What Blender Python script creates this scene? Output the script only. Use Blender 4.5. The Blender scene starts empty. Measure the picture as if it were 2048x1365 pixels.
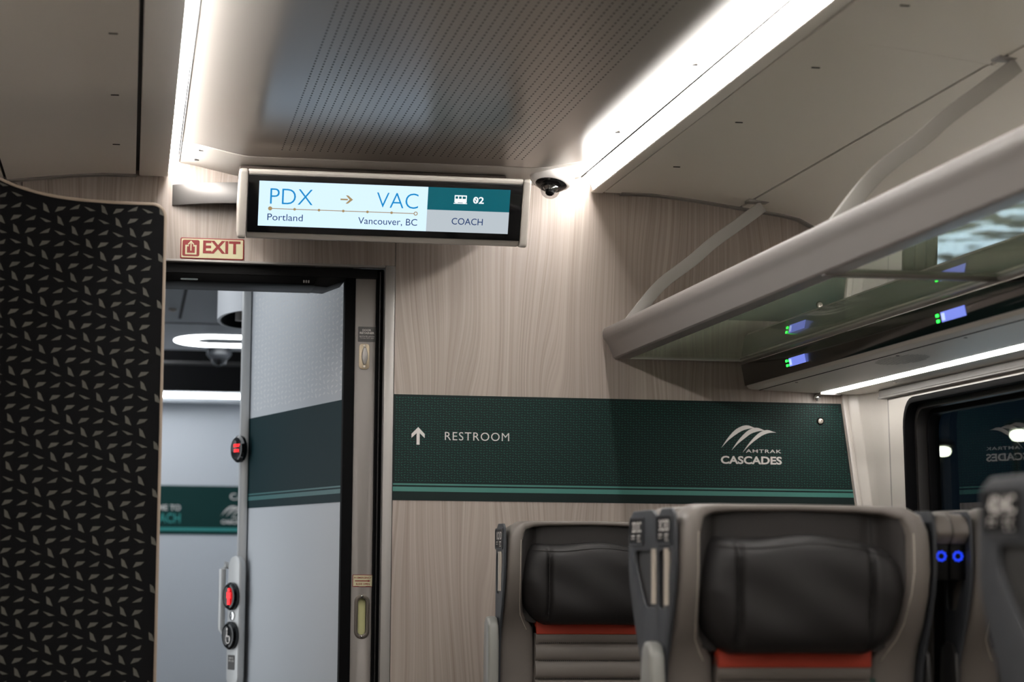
import bpy, bmesh, math, random
from mathutils import Vector, Matrix

# ------------------------------------------------------------------ scene, camera, world, exposure
random.seed(7)
S = bpy.context.scene
COL = S.collection
S.view_settings.view_transform = 'Standard'
S.view_settings.look = 'None'
S.view_settings.gamma = 1.0
S.view_settings.use_curve_mapping = False
S.view_settings.exposure = 0.22
S.cycles.use_denoising = True
S.cycles.max_bounces = 10
S.cycles.diffuse_bounces = 5
S.cycles.glossy_bounces = 5
S.cycles.transparent_max_bounces = 12
S.cycles.sample_clamp_indirect = 6.0
S.cycles.caustics_reflective = False
S.cycles.caustics_refractive = False

YAW, PITCH, ROLL = .17126, .10033, .0087
cam_d = bpy.data.cameras.new('camera')
cam_d.sensor_width = 36.0
cam_d.lens = 4400.0 / 2048 * 36
cam_d.clip_start = .05
cam_d.dof.use_dof = True
cam_d.dof.focus_distance = 5.6
cam_d.dof.aperture_fstop = 4.2
cam = bpy.data.objects.new('camera', cam_d)
COL.objects.link(cam)
fw = Vector((math.sin(YAW)*math.cos(PITCH), math.cos(YAW)*math.cos(PITCH), math.sin(PITCH)))
rt = Vector((math.cos(YAW), -math.sin(YAW), 0))
up = rt.cross(fw)
r2 = rt*math.cos(ROLL) + up*math.sin(ROLL)
u2 = -rt*math.sin(ROLL) + up*math.cos(ROLL)
cam.matrix_world = Matrix(((r2.x, u2.x, -fw.x, -.68), (r2.y, u2.y, -fw.y, 0), (r2.z, u2.z, -fw.z, 1.10), (0, 0, 0, 1)))
S.camera = cam

w = bpy.data.worlds.new('night')
S.world = w
w.use_nodes = True
w.node_tree.nodes['Background'].inputs[0].default_value = (.004, .008, .014, 1)
w.node_tree.nodes['Background'].inputs[1].default_value = 1.0

# strengths of the lamps the place has
CEIL_LED = 43.0
READ_LED = 20.0
VEST_LED = 15.0
WARM = (1.0, .965, .925)
COOL = (.80, .90, 1.0)


# ------------------------------------------------------------------ materials
def lin(c):
    return tuple((x/255/12.92 if x/255 <= .04045 else ((x/255+.055)/1.055)**2.4) for x in c) + (1.0,)


def mat(name, c, rough=.5, metal=0.0, spec=.5, bump=None, emit=0.0, ecol=None, coat=0.0):
    m = bpy.data.materials.new(name)
    m.use_nodes = True
    nt = m.node_tree
    b = nt.nodes['Principled BSDF']
    b.inputs['Base Color'].default_value = lin(c)
    b.inputs['Roughness'].default_value = rough
    b.inputs['Metallic'].default_value = metal
    b.inputs['Specular IOR Level'].default_value = spec
    b.inputs['Coat Weight'].default_value = coat
    if emit:
        b.inputs['Emission Color'].default_value = (ecol + (1,)) if ecol else lin(c)
        b.inputs['Emission Strength'].default_value = emit
    if bump:
        tc = nt.nodes.new('ShaderNodeTexCoord')
        n = nt.nodes.new('ShaderNodeTexNoise')
        n.inputs['Scale'].default_value = bump[0]
        n.inputs['Detail'].default_value = 3
        bp = nt.nodes.new('ShaderNodeBump')
        bp.inputs['Strength'].default_value = bump[1]
        bp.inputs['Distance'].default_value = .002
        nt.links.new(tc.outputs['Object'], n.inputs['Vector'])
        nt.links.new(n.outputs['Fac'], bp.inputs['Height'])
        nt.links.new(bp.outputs['Normal'], b.inputs['Normal'])
    return m


def wood_mat():
    m = bpy.data.materials.new('pale wood laminate')
    m.use_nodes = True
    nt = m.node_tree
    N, L = nt.nodes, nt.links
    b = N['Principled BSDF']
    b.inputs['Roughness'].default_value = .45
    tc = N.new('ShaderNodeTexCoord')
    # warp so that the grain wanders a little
    wmap = N.new('ShaderNodeMapping'); wmap.inputs['Scale'].default_value = (5, 1, 1.1)
    wn = N.new('ShaderNodeTexNoise'); wn.inputs['Scale'].default_value = 1.0; wn.inputs['Detail'].default_value = 1
    L.new(tc.outputs['Object'], wmap.inputs[0]); L.new(wmap.outputs[0], wn.inputs['Vector'])
    sx = N.new('ShaderNodeSeparateXYZ'); L.new(tc.outputs['Object'], sx.inputs[0])
    ma = N.new('ShaderNodeMath'); ma.operation = 'MULTIPLY_ADD'
    L.new(wn.outputs['Fac'], ma.inputs[0]); ma.inputs[1].default_value = .16; L.new(sx.outputs['X'], ma.inputs[2])
    cx = N.new('ShaderNodeCombineXYZ')
    L.new(ma.outputs[0], cx.inputs['X']); L.new(sx.outputs['Z'], cx.inputs['Z'])

    def noise(scx, scz, det, seed):
        mp = N.new('ShaderNodeMapping'); mp.inputs['Scale'].default_value = (scx, 1, scz); mp.inputs['Location'].default_value = (seed, seed, seed)
        nn = N.new('ShaderNodeTexNoise'); nn.inputs['Scale'].default_value = 1.0; nn.inputs['Detail'].default_value = det
        L.new(cx.outputs[0], mp.inputs[0]); L.new(mp.outputs[0], nn.inputs['Vector'])
        return nn.outputs['Fac']
    coarse = noise(14, .45, 2, 3.1)
    fine = noise(180, .7, 2, 9.4)
    pore = noise(400, 2.5, 1, 1.7)
    wv = N.new('ShaderNodeTexWave'); wv.wave_type = 'BANDS'; wv.bands_direction = 'X'
    wv.inputs['Scale'].default_value = 26; wv.inputs['Distortion'].default_value = 0.6; wv.inputs['Detail'].default_value = 1
    L.new(cx.outputs[0], wv.inputs['Vector'])

    def mix(a, bb, f):
        x = N.new('ShaderNodeMix'); x.data_type = 'FLOAT'; x.inputs['Factor'].default_value = f
        L.new(a, x.inputs[2]); L.new(bb, x.inputs[3]); return x.outputs[0]
    v = mix(coarse, fine, .66)
    v = mix(v, pore, .28)
    v = mix(v, wv.outputs['Fac'], .05)
    cr = N.new('ShaderNodeValToRGB')
    e = cr.color_ramp.elements
    e[0].position = .25; e[0].color = lin((116, 103, 96))
    e[1].position = .73; e[1].color = lin((171, 159, 150))
    k = e.new(.48); k.color = lin((148, 136, 128))
    L.new(v, cr.inputs[0]); L.new(cr.outputs[0], b.inputs['Base Color'])
    bp = N.new('ShaderNodeBump'); bp.inputs['Strength'].default_value = .06; bp.inputs['Distance'].default_value = .001
    L.new(pore, bp.inputs['Height']); L.new(bp.outputs[0], b.inputs['Normal'])
    return m


def perforated_mat():
    m = mat('perforated metal', (152, 147, 141), .29, .35, .5)
    nt = m.node_tree
    N, L = nt.nodes, nt.links
    b = N['Principled BSDF']
    tc = N.new('ShaderNodeTexCoord')
    s = N.new('ShaderNodeSeparateXYZ'); L.new(tc.outputs['Object'], s.inputs[0])

    def M_(op, a, c=None):
        n = N.new('ShaderNodeMath'); n.operation = op
        for i, x in enumerate((a, c)):
            if x is None: continue
            if isinstance(x, (int, float)): n.inputs[i].default_value = x
            else: L.new(x, n.inputs[i])
        return n.outputs[0]

    def cell(o, p):   # distance from cell centre in metres
        f = M_('FRACT', M_('DIVIDE', M_('ADD', o, 100.0), p))
        return M_('MULTIPLY', M_('SUBTRACT', f, .5), p)
    dx = M_('DIVIDE', cell(s.outputs['X'], .0192), .0021)
    dy = M_('DIVIDE', cell(s.outputs['Y'], .0245), .0058)
    d = M_('ADD', M_('MULTIPLY', dx, dx), M_('MULTIPLY', dy, dy))
    hole = M_('LESS_THAN', d, 1.0)
    inx = M_('LESS_THAN', M_('ABSOLUTE', M_('ADD', s.outputs['X'], .012)), .317)
    iny = M_('LESS_THAN', s.outputs['Y'], 5.50)
    hole = M_('MULTIPLY', M_('MULTIPLY', hole, inx), iny)
    mx = N.new('ShaderNodeMix'); mx.data_type = 'RGBA'
    mx.inputs[6].default_value = lin((152, 147, 141)); mx.inputs[7].default_value = lin((36, 33, 30))
    L.new(hole, mx.inputs[0]); L.new(mx.outputs[2], b.inputs['Base Color'])
    inv = M_('SUBTRACT', 1.0, hole)
    L.new(M_('MULTIPLY', inv, .35), b.inputs['Metallic'])
    L.new(M_('ADD', M_('MULTIPLY', hole, .5), .29), b.inputs['Roughness'])
    return m


def glass_mat(name, tint, haze=.0, hazec=(200, 210, 200), ior=1.5):
    m = bpy.data.materials.new(name)
    m.use_nodes = True
    nt = m.node_tree
    N, L = nt.nodes, nt.links
    N.remove(N['Principled BSDF'])
    out = N['Material Output']
    t = N.new('ShaderNodeBsdfTransparent'); t.inputs[0].default_value = lin(tint)
    g = N.new('ShaderNodeBsdfGlossy'); g.inputs['Roughness'].default_value = .0
    fr = N.new('ShaderNodeFresnel'); fr.inputs['IOR'].default_value = ior
    geo = N.new('ShaderNodeNewGeometry')   # same reflectance from both sides of each pane face
    x = N.new('ShaderNodeMath'); x.operation = 'MULTIPLY_ADD'
    x.inputs[1].default_value = 1.0/ior-ior; x.inputs[2].default_value = ior
    L.new(geo.outputs['Backfacing'], x.inputs[0]); L.new(x.outputs[0], fr.inputs['IOR'])
    src = t.outputs[0]
    if haze:
        d = N.new('ShaderNodeBsdfTranslucent'); d.inputs[0].default_value = lin(hazec)
        d2 = N.new('ShaderNodeBsdfDiffuse'); d2.inputs[0].default_value = lin(hazec)
        md = N.new('ShaderNodeMixShader'); L.new(d.outputs[0], md.inputs[1]); L.new(d2.outputs[0], md.inputs[2])
        mh = N.new('ShaderNodeMixShader'); mh.inputs[0].default_value = haze
        L.new(t.outputs[0], mh.inputs[1]); L.new(md.outputs[0], mh.inputs[2]); src = mh.outputs[0]
    mx = N.new('ShaderNodeMixShader')
    L.new(fr.outputs[0], mx.inputs[0])
    L.new(src, mx.inputs[1]); L.new(g.outputs[0], mx.inputs[2])
    L.new(mx.outputs[0], out.inputs['Surface'])
    return m


def ground_mat():
    m = mat('gravel', (120, 126, 132), .9)
    nt = m.node_tree
    N, L = nt.nodes, nt.links
    tc = N.new('ShaderNodeTexCoord'); n = N.new('ShaderNodeTexNoise')
    n.inputs['Scale'].default_value = 1.5; n.inputs['Detail'].default_value = 5; n.inputs['Distortion'].default_value = 1.5
    cr = N.new('ShaderNodeValToRGB')
    cr.color_ramp.elements[0].position = .46; cr.color_ramp.elements[0].color = lin((52, 52, 48))
    cr.color_ramp.elements[1].position = .55; cr.color_ramp.elements[1].color = lin((238, 242, 246))
    L.new(tc.outputs['Object'], n.inputs['Vector']); L.new(n.outputs['Fac'], cr.inputs[0])
    L.new(cr.outputs[0], N['Principled BSDF'].inputs['Base Color'])
    return m


WOOD = wood_mat()
PERF = perforated_mat()
WHITE = mat('white moulded plastic', (182, 177, 170), .32, bump=(300, .02))
PANEL = mat('warm white ceiling panel', (230, 224, 216), .45, bump=(500, .03))
RAIL = mat('pale painted rail', (132, 127, 124), .42)
BLACKGAP = mat('black gap', (14, 13, 13), .7)
DIFF = mat('lit ceiling diffuser', (255, 255, 255), .5, emit=CEIL_LED, ecol=WARM)
RDIFF = mat('lit reading strip', (255, 255, 255), .5, emit=READ_LED, ecol=(1, .96, .92))
VDIFF = mat('lit vestibule lamp', (255, 255, 255), .5, emit=VEST_LED, ecol=(.93, .97, 1.0))
WFILL = mat('wall fill glow', (255, 255, 255), .5, emit=1.25, ecol=(.93, .97, 1.0))  # this and the next glows belong to added, unseen fill panels
PFILL = mat('vestibule fill glow', (255, 255, 255), .5, emit=2.4, ecol=(.93, .97, 1.0))
GFILL = mat('gangway fill glow', (255, 255, 255), .5, emit=17.0, ecol=(.93, .97, 1.0))
ALU = mat('satin aluminium', (186, 182, 178), .38, .75)
ALUP = mat('silver painted metal', (144, 140, 137), .42, .35)
DGREY = mat('grey door paint', (136, 130, 126), .45, .1, bump=(700, .02))
STEEL = mat('brushed steel', (190, 182, 172), .36, .6)
CHROME = mat('chrome', (226, 226, 226), .08, 1.0)
RUBBER = mat('black rubber', (5, 5, 6), .75, spec=.08)
DARKRUB = mat('dark seal', (26, 24, 23), .45, spec=.3)
GLOSSBLK = mat('glossy black plastic', (9, 9, 10), .08)
BLACKPL = mat('black plastic', (6, 6, 7), .45, spec=.12)
BROWNFOAM = mat('dark brown foam', (58, 48, 42), .95, bump=(900, .5))
HOUS = mat('warm white display housing', (166, 160, 152), .35)
GREEN = mat('dark green vinyl', (6, 25, 24), .6, spec=.25)
GREENLEAF = mat('mid green leaf print', (15, 70, 60), .5, spec=.25)
STRIPE = mat('sea green stripe', (54, 112, 103), .45)
LETTER = mat('pale grey lettering', (204, 199, 195), .5)
TEALTXT = mat('teal lettering', (40, 130, 125), .5)
VPANEL = mat('cool grey vinyl', (182, 186, 191), .5, bump=(900, .03))
VLEAF = mat('pale leaf print', (204, 205, 206), .5)
VDARK = mat('dark teal vinyl', (12, 40, 44), .65, spec=.15)
PARTN = mat('near black patterned laminate', (5, 5, 7), .65, spec=.12)
PARTL = mat('grey leaf print', (84, 83, 77), .6, spec=.2)
TAN = mat('tan edging', (150, 135, 120), .5)
SIGNY = mat('pale glow sign', (186, 180, 146), .5)
RED = mat('sign red', (118, 4, 6), .5)
GLOWY = mat('pale yellow insert', (196, 194, 140), .5)
DKSTICK = mat('dark grey sticker', (62, 60, 59), .5)
STICKTXT = mat('sticker lettering', (205, 200, 195), .5)
LEATHER = mat('warm grey leather', (100, 94, 89), .5, spec=.35, bump=(420, .12))
CHARC = mat('charcoal leather', (22, 20, 20), .58, spec=.3, bump=(420, .10))
CHARCL = mat('charcoal lining', (36, 33, 32), .55, spec=.35, bump=(420, .10))
VPOST = mat('pale silver paint', (186, 187, 187), .38, .25)
BRASS = mat('worn latch steel', (168, 154, 132), .4, .5)
DSTEEL = mat('dark pull steel', (92, 86, 80), .35, .7)
STRAP = mat('pale grey strap', (160, 157, 152), .5)
ORANGE = mat('burnt orange fabric', (146, 40, 14), .7)
SHELL = mat('blue grey seat shell', (47, 49, 53), .5, spec=.3, bump=(800, .05))
SHELLD = mat('dark seat shell', (30, 29, 29), .5)
ARMR = mat('light grey armrest plastic', (126, 126, 122), .38)
SEAM = mat('dark seam', (26, 24, 23), .8)
STITCH = mat('pale stitching', (176, 168, 158), .8)
TAG = mat('dark green tag', (16, 48, 38), .7)
BLUELED = mat('blue light', (10, 30, 255), .4, emit=1.3, ecol=(.01, .06, 1.0))
GREENLED = mat('green light', (20, 255, 60), .4, emit=3.0, ecol=(.02, 1.0, .06))
LCD = mat('blue lit screen', (110, 130, 230), .3, emit=.75, ecol=(.20, .26, .86))
LCDW = mat('pale blue lit screen', (180, 200, 250), .3, emit=.9, ecol=(.5, .62, .98))
REDLED = mat('red lit symbol', (255, 20, 20), .4, emit=2.2, ecol=(1.0, .015, .02))
SCRW = mat('white lit screen', (0, 0, 0), .25, emit=1.0, ecol=(.62, .81, 1.0))
SCRT = mat('teal lit screen', (0, 0, 0), .25, emit=1.0, ecol=(.0034, .098, .128))
SCRG = mat('grey lit screen', (0, 0, 0), .25, emit=1.0, ecol=(.43, .48, .52))
TXB = mat('blue screen lettering', (0, 0, 0), .3, emit=1.0, ecol=(.004, .22, .52))
TXN = mat('navy screen lettering', (0, 0, 0), .3, emit=1.0, ecol=(.012, .035, .13))
TXG = mat('tan screen lettering', (0, 0, 0), .3, emit=1.0, ecol=(.34, .24, .11))
TXW = mat('white screen lettering', (0, 0, 0), .3, emit=1.0, ecol=(.92, .95, .98))
RACKGLASS = glass_mat('green tinted shelf glass', (222, 234, 222), .50, (214, 220, 204))
WINGLASS = glass_mat('window glass', (208, 216, 216), .0)
DOMEGLASS = glass_mat('clear dome', (225, 225, 225), .0)
FLOORM = mat('grey floor', (98, 94, 90), .6, bump=(200, .1))
VCEIL = mat('cool grey ceiling', (128, 130, 134), .42)
GROUND = ground_mat()
YARD = mat('lit yard lamp', (255, 255, 230), .4, emit=30.0, ecol=(1.0, .96, .70))


# ------------------------------------------------------------------ mesh building helpers
class MB:
    def __init__(s): s.v, s.f = [], []

    def add(s, vs, fs):
        o = len(s.v)
        s.v += [Vector(p) for p in vs]
        s.f += [tuple(i+o for i in q) for q in fs]
        return s

    def box(s, x0, x1, y0, y1, z0, z1):
        return s.add([(x, y, z) for z in (z0, z1) for y in (y0, y1) for x in (x0, x1)],
                     [(0, 2, 3, 1), (4, 5, 7, 6), (0, 1, 5, 4), (2, 6, 7, 3), (0, 4, 6, 2), (1, 3, 7, 5)])

    @staticmethod
    def _p(ax, a, b, c):     # a,b plane coords, c along the axis
        return {'y': (a, c, b), 'x': (c, a, b), 'z': (a, b, c)}[ax]

    def prism(s, pts, ax, c0, c1):
        n = len(pts)
        vs = [s._p(ax, a, b, c0) for a, b in pts] + [s._p(ax, a, b, c1) for a, b in pts]
        return s.add(vs, [tuple(range(n)), tuple(range(2*n-1, n-1, -1))] + [(i, (i+1) % n, n+(i+1) % n, n+i) for i in range(n)])

    def frame(s, outer, inner, ax, c0, c1):
        n = len(outer)
        vs = [s._p(ax, a, b, c) for c in (c0, c1) for L in (outer, inner) for a, b in L]
        fs = []
        for i in range(n):
            j = (i+1) % n
            fs += [(i, j, n+j, n+i), (2*n+i, 3*n+i, 3*n+j, 2*n+j), (i, 2*n+i, 2*n+j, j), (n+i, n+j, 3*n+j, 3*n+i)]
        return s.add(vs, fs)

    def flat(s, pts, ax, c):
        return s.add([s._p(ax, a, b, c) for a, b in pts], [tuple(range(len(pts)))])

    def sheet(s, prof, y0, y1, th):    # open (x,z) profile drawn out along y, th thick upwards
        return s.prism(list(prof) + [(x, z+th) for x, z in reversed(prof)], 'y', y0, y1)

    def loft(s, rings, caps=True, closed=True):
        n = len(rings[0])
        vs = [p for r in rings for p in r]
        fs = []
        for k in range(len(rings)-1):
            for i in range(n if closed else n-1):
                j = (i+1) % n
                fs.append((k*n+i, k*n+j, (k+1)*n+j, (k+1)*n+i))
        if caps:
            fs += [tuple(range(n-1, -1, -1)), tuple(range((len(rings)-1)*n, len(rings)*n))]
        return s.add(vs, fs)

    def tube(s, path, r, n=8, caps=True):
        P = [Vector(p) for p in path]
        rings = []
        for i, p in enumerate(P):
            t = (P[min(i+1, len(P)-1)] - P[max(i-1, 0)]).normalized()
            a = t.cross(Vector((0, 0, 1)) if abs(t.z) < .9 else Vector((1, 0, 0))).normalized()
            b = t.cross(a)
            rings.append([p + a*math.cos(q*2*math.pi/n)*r + b*math.sin(q*2*math.pi/n)*r for q in range(n)])
        return s.loft(rings, caps)

    def revolve(s, prof, n=24):    # (radius, height) about local z
        rings = [[(r*math.cos(2*math.pi*q/n), r*math.sin(2*math.pi*q/n), h) for q in range(n)] for r, h in prof]
        return s.loft(rings, True)

    def map(s, fn):
        s.v = [Vector(fn(p)) for p in s.v]
        return s

    def put(s, o, ex, ey, en):     # local (u,v,n) -> world
        o, ex, ey, en = (Vector(q) for q in (o, ex, ey, en))
        return s.map(lambda p: o + ex*p.x + ey*p.y + en*p.z)

    def join(s, b): return s.add(b.v, b.f)


W = {}


def obj(name, mb, m, parent=None, bevel=0, seg=2, smooth=40, label=None, merge=True, normals=True):
    bm = bmesh.new()
    off = W.get(parent, Vector((0, 0, 0))) if parent else Vector((0, 0, 0))
    vs = [bm.verts.new(p - off) for p in mb.v]
    for q in mb.f:
        q2 = [vs[i] for i in q]
        try: bm.faces.new(q2)
        except ValueError: pass
    if merge:
        bmesh.ops.remove_doubles(bm, verts=bm.verts, dist=1e-6)
        bmesh.ops.dissolve_degenerate(bm, edges=bm.edges, dist=1e-7)
    if normals: bmesh.ops.recalc_face_normals(bm, faces=bm.faces)
    if bevel:
        ed = [e for e in bm.edges if len(e.link_faces) == 2 and e.calc_face_angle(0) > math.radians(30)]
        bmesh.ops.bevel(bm, geom=ed, offset=bevel, segments=seg, profile=.5, affect='EDGES', clamp_overlap=True)
    if smooth:
        lim = math.radians(smooth)
        for f in bm.faces: f.smooth = True
        for e in bm.edges:
            if len(e.link_faces) == 2 and e.calc_face_angle(0) > lim: e.smooth = False
    me = bpy.data.meshes.new(name)
    bm.to_mesh(me)
    bm.free()
    me.materials.append(m)
    o = bpy.data.objects.new(name, me)
    COL.objects.link(o)
    if parent:
        o.parent = parent
        W[o] = off
    if label: o['label'] = label
    return o


def thing(name, loc, label, cat, group=None, kind=None):
    o = bpy.data.objects.new(name, None)
    o.empty_display_size = .05
    COL.objects.link(o)
    o.location = loc
    W[o] = Vector(loc)
    return tag(o, label, cat, group, kind)


def tag(o, label, cat=None, group=None, kind=None):
    o['label'] = label
    if cat: o['category'] = cat
    if group: o['group'] = group
    if kind: o['kind'] = kind
    return o


def struct(name, mb, m, label, cat, **k):
    return tag(obj(name, mb, m, **k), label, cat, None, 'structure')


def rrect(cx, cy, w_, h_, r, n=6):
    pts = []
    for qx, qy, a0 in ((1, 1, 0), (-1, 1, 90), (-1, -1, 180), (1, -1, 270)):
        for i in range(n+1):
            a = math.radians(a0 + 90*i/n)
            pts.append((cx+qx*(w_/2-r)+r*math.cos(a), cy+qy*(h_/2-r)+r*math.sin(a)))
    return pts


def disc(r, z0, z1, n=20, cx=0, cy=0):
    return MB().prism([(cx+r*math.cos(2*math.pi*i/n), cy+r*math.sin(2*math.pi*i/n)) for i in range(n)], 'z', z0, z1)


class Fr:
    """a flat face standing somewhere in the car: origin, right, up, outward"""
    def __init__(s, o, ex, ey, en=None):
        s.o, s.ex, s.ey = Vector(o), Vector(ex).normalized(), Vector(ey).normalized()
        s.en = Vector(en).normalized() if en else s.ex.cross(s.ey)

    def put(s, mb): return mb.put(s.o, s.ex, s.ey, s.en)


def screw(fr, u, v, n0, parent, r=.004, m=None):
    mb = MB().revolve([(r, 0), (r, .0006), (r*.7, .0014), (r*.25, .0014), (r*.2, .0006)], 14)
    mb.map(lambda p: (p.x+u, p.y+v, p.z+n0))
    return obj('screw', fr.put(mb), m or STEEL, parent)


_txt = {}


def glyphs(s, bold=0.0, spacing=1.0):
    k = (s, bold, spacing)
    if k not in _txt:
        cu = bpy.data.curves.new('t', 'FONT')
        cu.body = s; cu.size = 1; cu.offset = bold; cu.space_character = spacing; cu.resolution_u = 4
        o = bpy.data.objects.new('t', cu)
        COL.objects.link(o)
        bpy.context.view_layer.update()
        me = bpy.data.meshes.new_from_object(o.evaluated_get(bpy.context.evaluated_depsgraph_get()))
        _txt[k] = ([v.co.copy() for v in me.vertices], [tuple(p.vertices) for p in me.polygons])
        bpy.data.objects.remove(o); bpy.data.curves.remove(cu); bpy.data.meshes.remove(me)
    return _txt[k]


def text_mb(s, u0, v0, u1, v1, n, bold=0.0, spacing=1.0):
    """letters filling the box u0..u1, v0..v1 (v up) at height n above the face"""
    vs, fs = glyphs(s, bold, spacing)
    ax, bx = min(p.x for p in vs), max(p.x for p in vs)
    ay, by = min(p.y for p in vs), max(p.y for p in vs)
    return MB().add([(u0+(p.x-ax)/(bx-ax)*(u1-u0), v0+(p.y-ay)/(by-ay)*(v1-v0), n) for p in vs], fs)


def lettering(s, fr, box, n, m, parent, bold=0.0, spacing=1.0, name='lettering'):
    return obj(name, fr.put(text_mb(s, *box, n, bold, spacing)), m, parent, smooth=0, merge=False, normals=False)


LEAF = [
    [(-.50, .98), (.10, .56), (.70, -.85), (-.37, -.41)],
    [(-.44, .44), (1.02, .49), (.41, -.10), (-.98, -.54)],
    [(.90, .65), (.60, -.20), (-1.0, -.40), (-.10, .20)],
    [(-1.0, .40), (0, .13), (1.1, -.33), (.10, -.43)],
]


def leaf_pattern(u0, u1, v0, v1, dx, dy, a, b, n, inside=None):
    """pinwheel leaf print clipped to a rectangle (or to inside(u,v))"""
    mb = MB()
    for j in range(int((v1-v0)/dy)+2):
        for i in range(int((u1-u0)/dx)+2):
            cu, cv = u0+(i+.5*0)*dx, v1-j*dy - (i % 4)*dy*.06
            k = (i - j) % 4
            pts = [(cu+p[0]*a, cv+p[1]*b) for p in LEAF[k]]
            if inside:
                if not all(inside(*p) for p in pts): continue
            elif any(p[0] < u0 or p[0] > u1 or p[1] < v0 or p[1] > v1 for p in pts): continue
            mb.flat(pts, 'z', n)
    return mb


# ------------------------------------------------------------------ the car body
YW = 5.9           # face of the end wall
Y0 = -3.2          # back end of what is built
XC = -.022         # middle of the ceiling

struct('floor', MB().box(-1.6, 1.6, Y0, 14.6, -.06, 0), FLOORM, 'grey floor of the train car', 'floor')
struct('ceiling_shell', MB().box(-1.6, 1.6, Y0, YW+.02, 2.32, 2.40), BLACKGAP, 'dark roof space above the ceiling panels', 'ceiling')
struct('wall_back', MB().box(-1.6, 1.6, Y0-.05, Y0, 0, 2.4), PANEL, 'plain pale wall behind the viewer', 'wall')
struct('wall_left', MB().box(-1.42, -1.36, Y0, YW, 0, 2.3), PANEL, 'plain pale side wall on the left', 'wall')

# end wall of wood laminate with a door opening
we = MB()
we.box(.018, 1.42, YW, YW+.03, 0, 2.34)
we.box(-.98, .016, YW, YW+.03, 1.900, 2.34)
we.box(-1.40, -.982, YW, YW+.03, 0, 2.34)
we.box(-.982, -.66, YW, YW+.03, 0, 1.900)
struct('wall_end', we, WOOD, 'pale wood-grain end wall around the sliding door', 'wall', smooth=0)
struct('wall_end_backing', MB().box(-1.4, -.66, YW+.031, YW+.05, 0, 2.34).box(.03, 1.42, YW+.031, YW+.05, 0, 2.34), BLACKGAP, 'dark backing inside the end wall', 'wall')

# ceiling: perforated middle with curved flanks, end piece
struct('trim_17', MB().box(XC-.5500, XC-.5486, Y0, 5.88, 2.159, 2.168).box(XC+.5486, XC+.5500, Y0, 5.88, 2.159, 2.168), SEAM, 'thin dark joints beside the ceiling light strips', 'trim')
half = [(0, 2.130), (.355, 2.130), (.375, 2.1304), (.392, 2.1318), (.41, 2.1345), (.44, 2.1408), (.48, 2.1495), (.515, 2.1568), (.535, 2.1602), (.548, 2.1618)]
prof = [(XC-x, z) for x, z in reversed(half[1:])] + [(XC+x, z) for x, z in half[1:]]
struct('ceiling', MB().sheet(prof, Y0, 5.592, .006), PERF, 'perforated metal ceiling panel with curved bright flanks', 'ceiling', smooth=60)
tr = struct('trim_1', MB().sheet([(x, z-.001) for x, z in prof], 5.600, YW-.001, .012), WHITE, 'white curved end trim of the ceiling above the display', 'trim', bevel=.003, smooth=60)
struct('trim_2', MB().sheet([(x, z+.008) for x, z in prof], 5.58, 5.62, .004), BLACKGAP, 'dark joint behind the ceiling end trim', 'trim')
for (x, y, z) in ((-.548, 5.66, 2.1575), (-.548, 5.78, 2.1575), (.505, 5.66, 2.1575), (.470, 5.1, 2.1575), (.470, 4.4, 2.1575)):
    pass

# light rails, diffusers and outboard panels (the left side mirrors the right)
outp = [(.640, 2.1205), (.727, 2.120), (.80, 2.114), (.87, 2.106), (.975, 2.0925)]
outq = [(.983, 2.0915), (1.044, 2.084), (1.10, 2.0765), (1.15, 2.066), (1.19, 2.046), (1.222, 2.015), (1.25, 1.96), (1.275, 1.86), (1.29, 1.72)]
JOINT = 4.064


def mir(p, sgn): return [(x, z) for x, z in p] if sgn > 0 else [(2*XC - x, z) for x, z in p]


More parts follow.
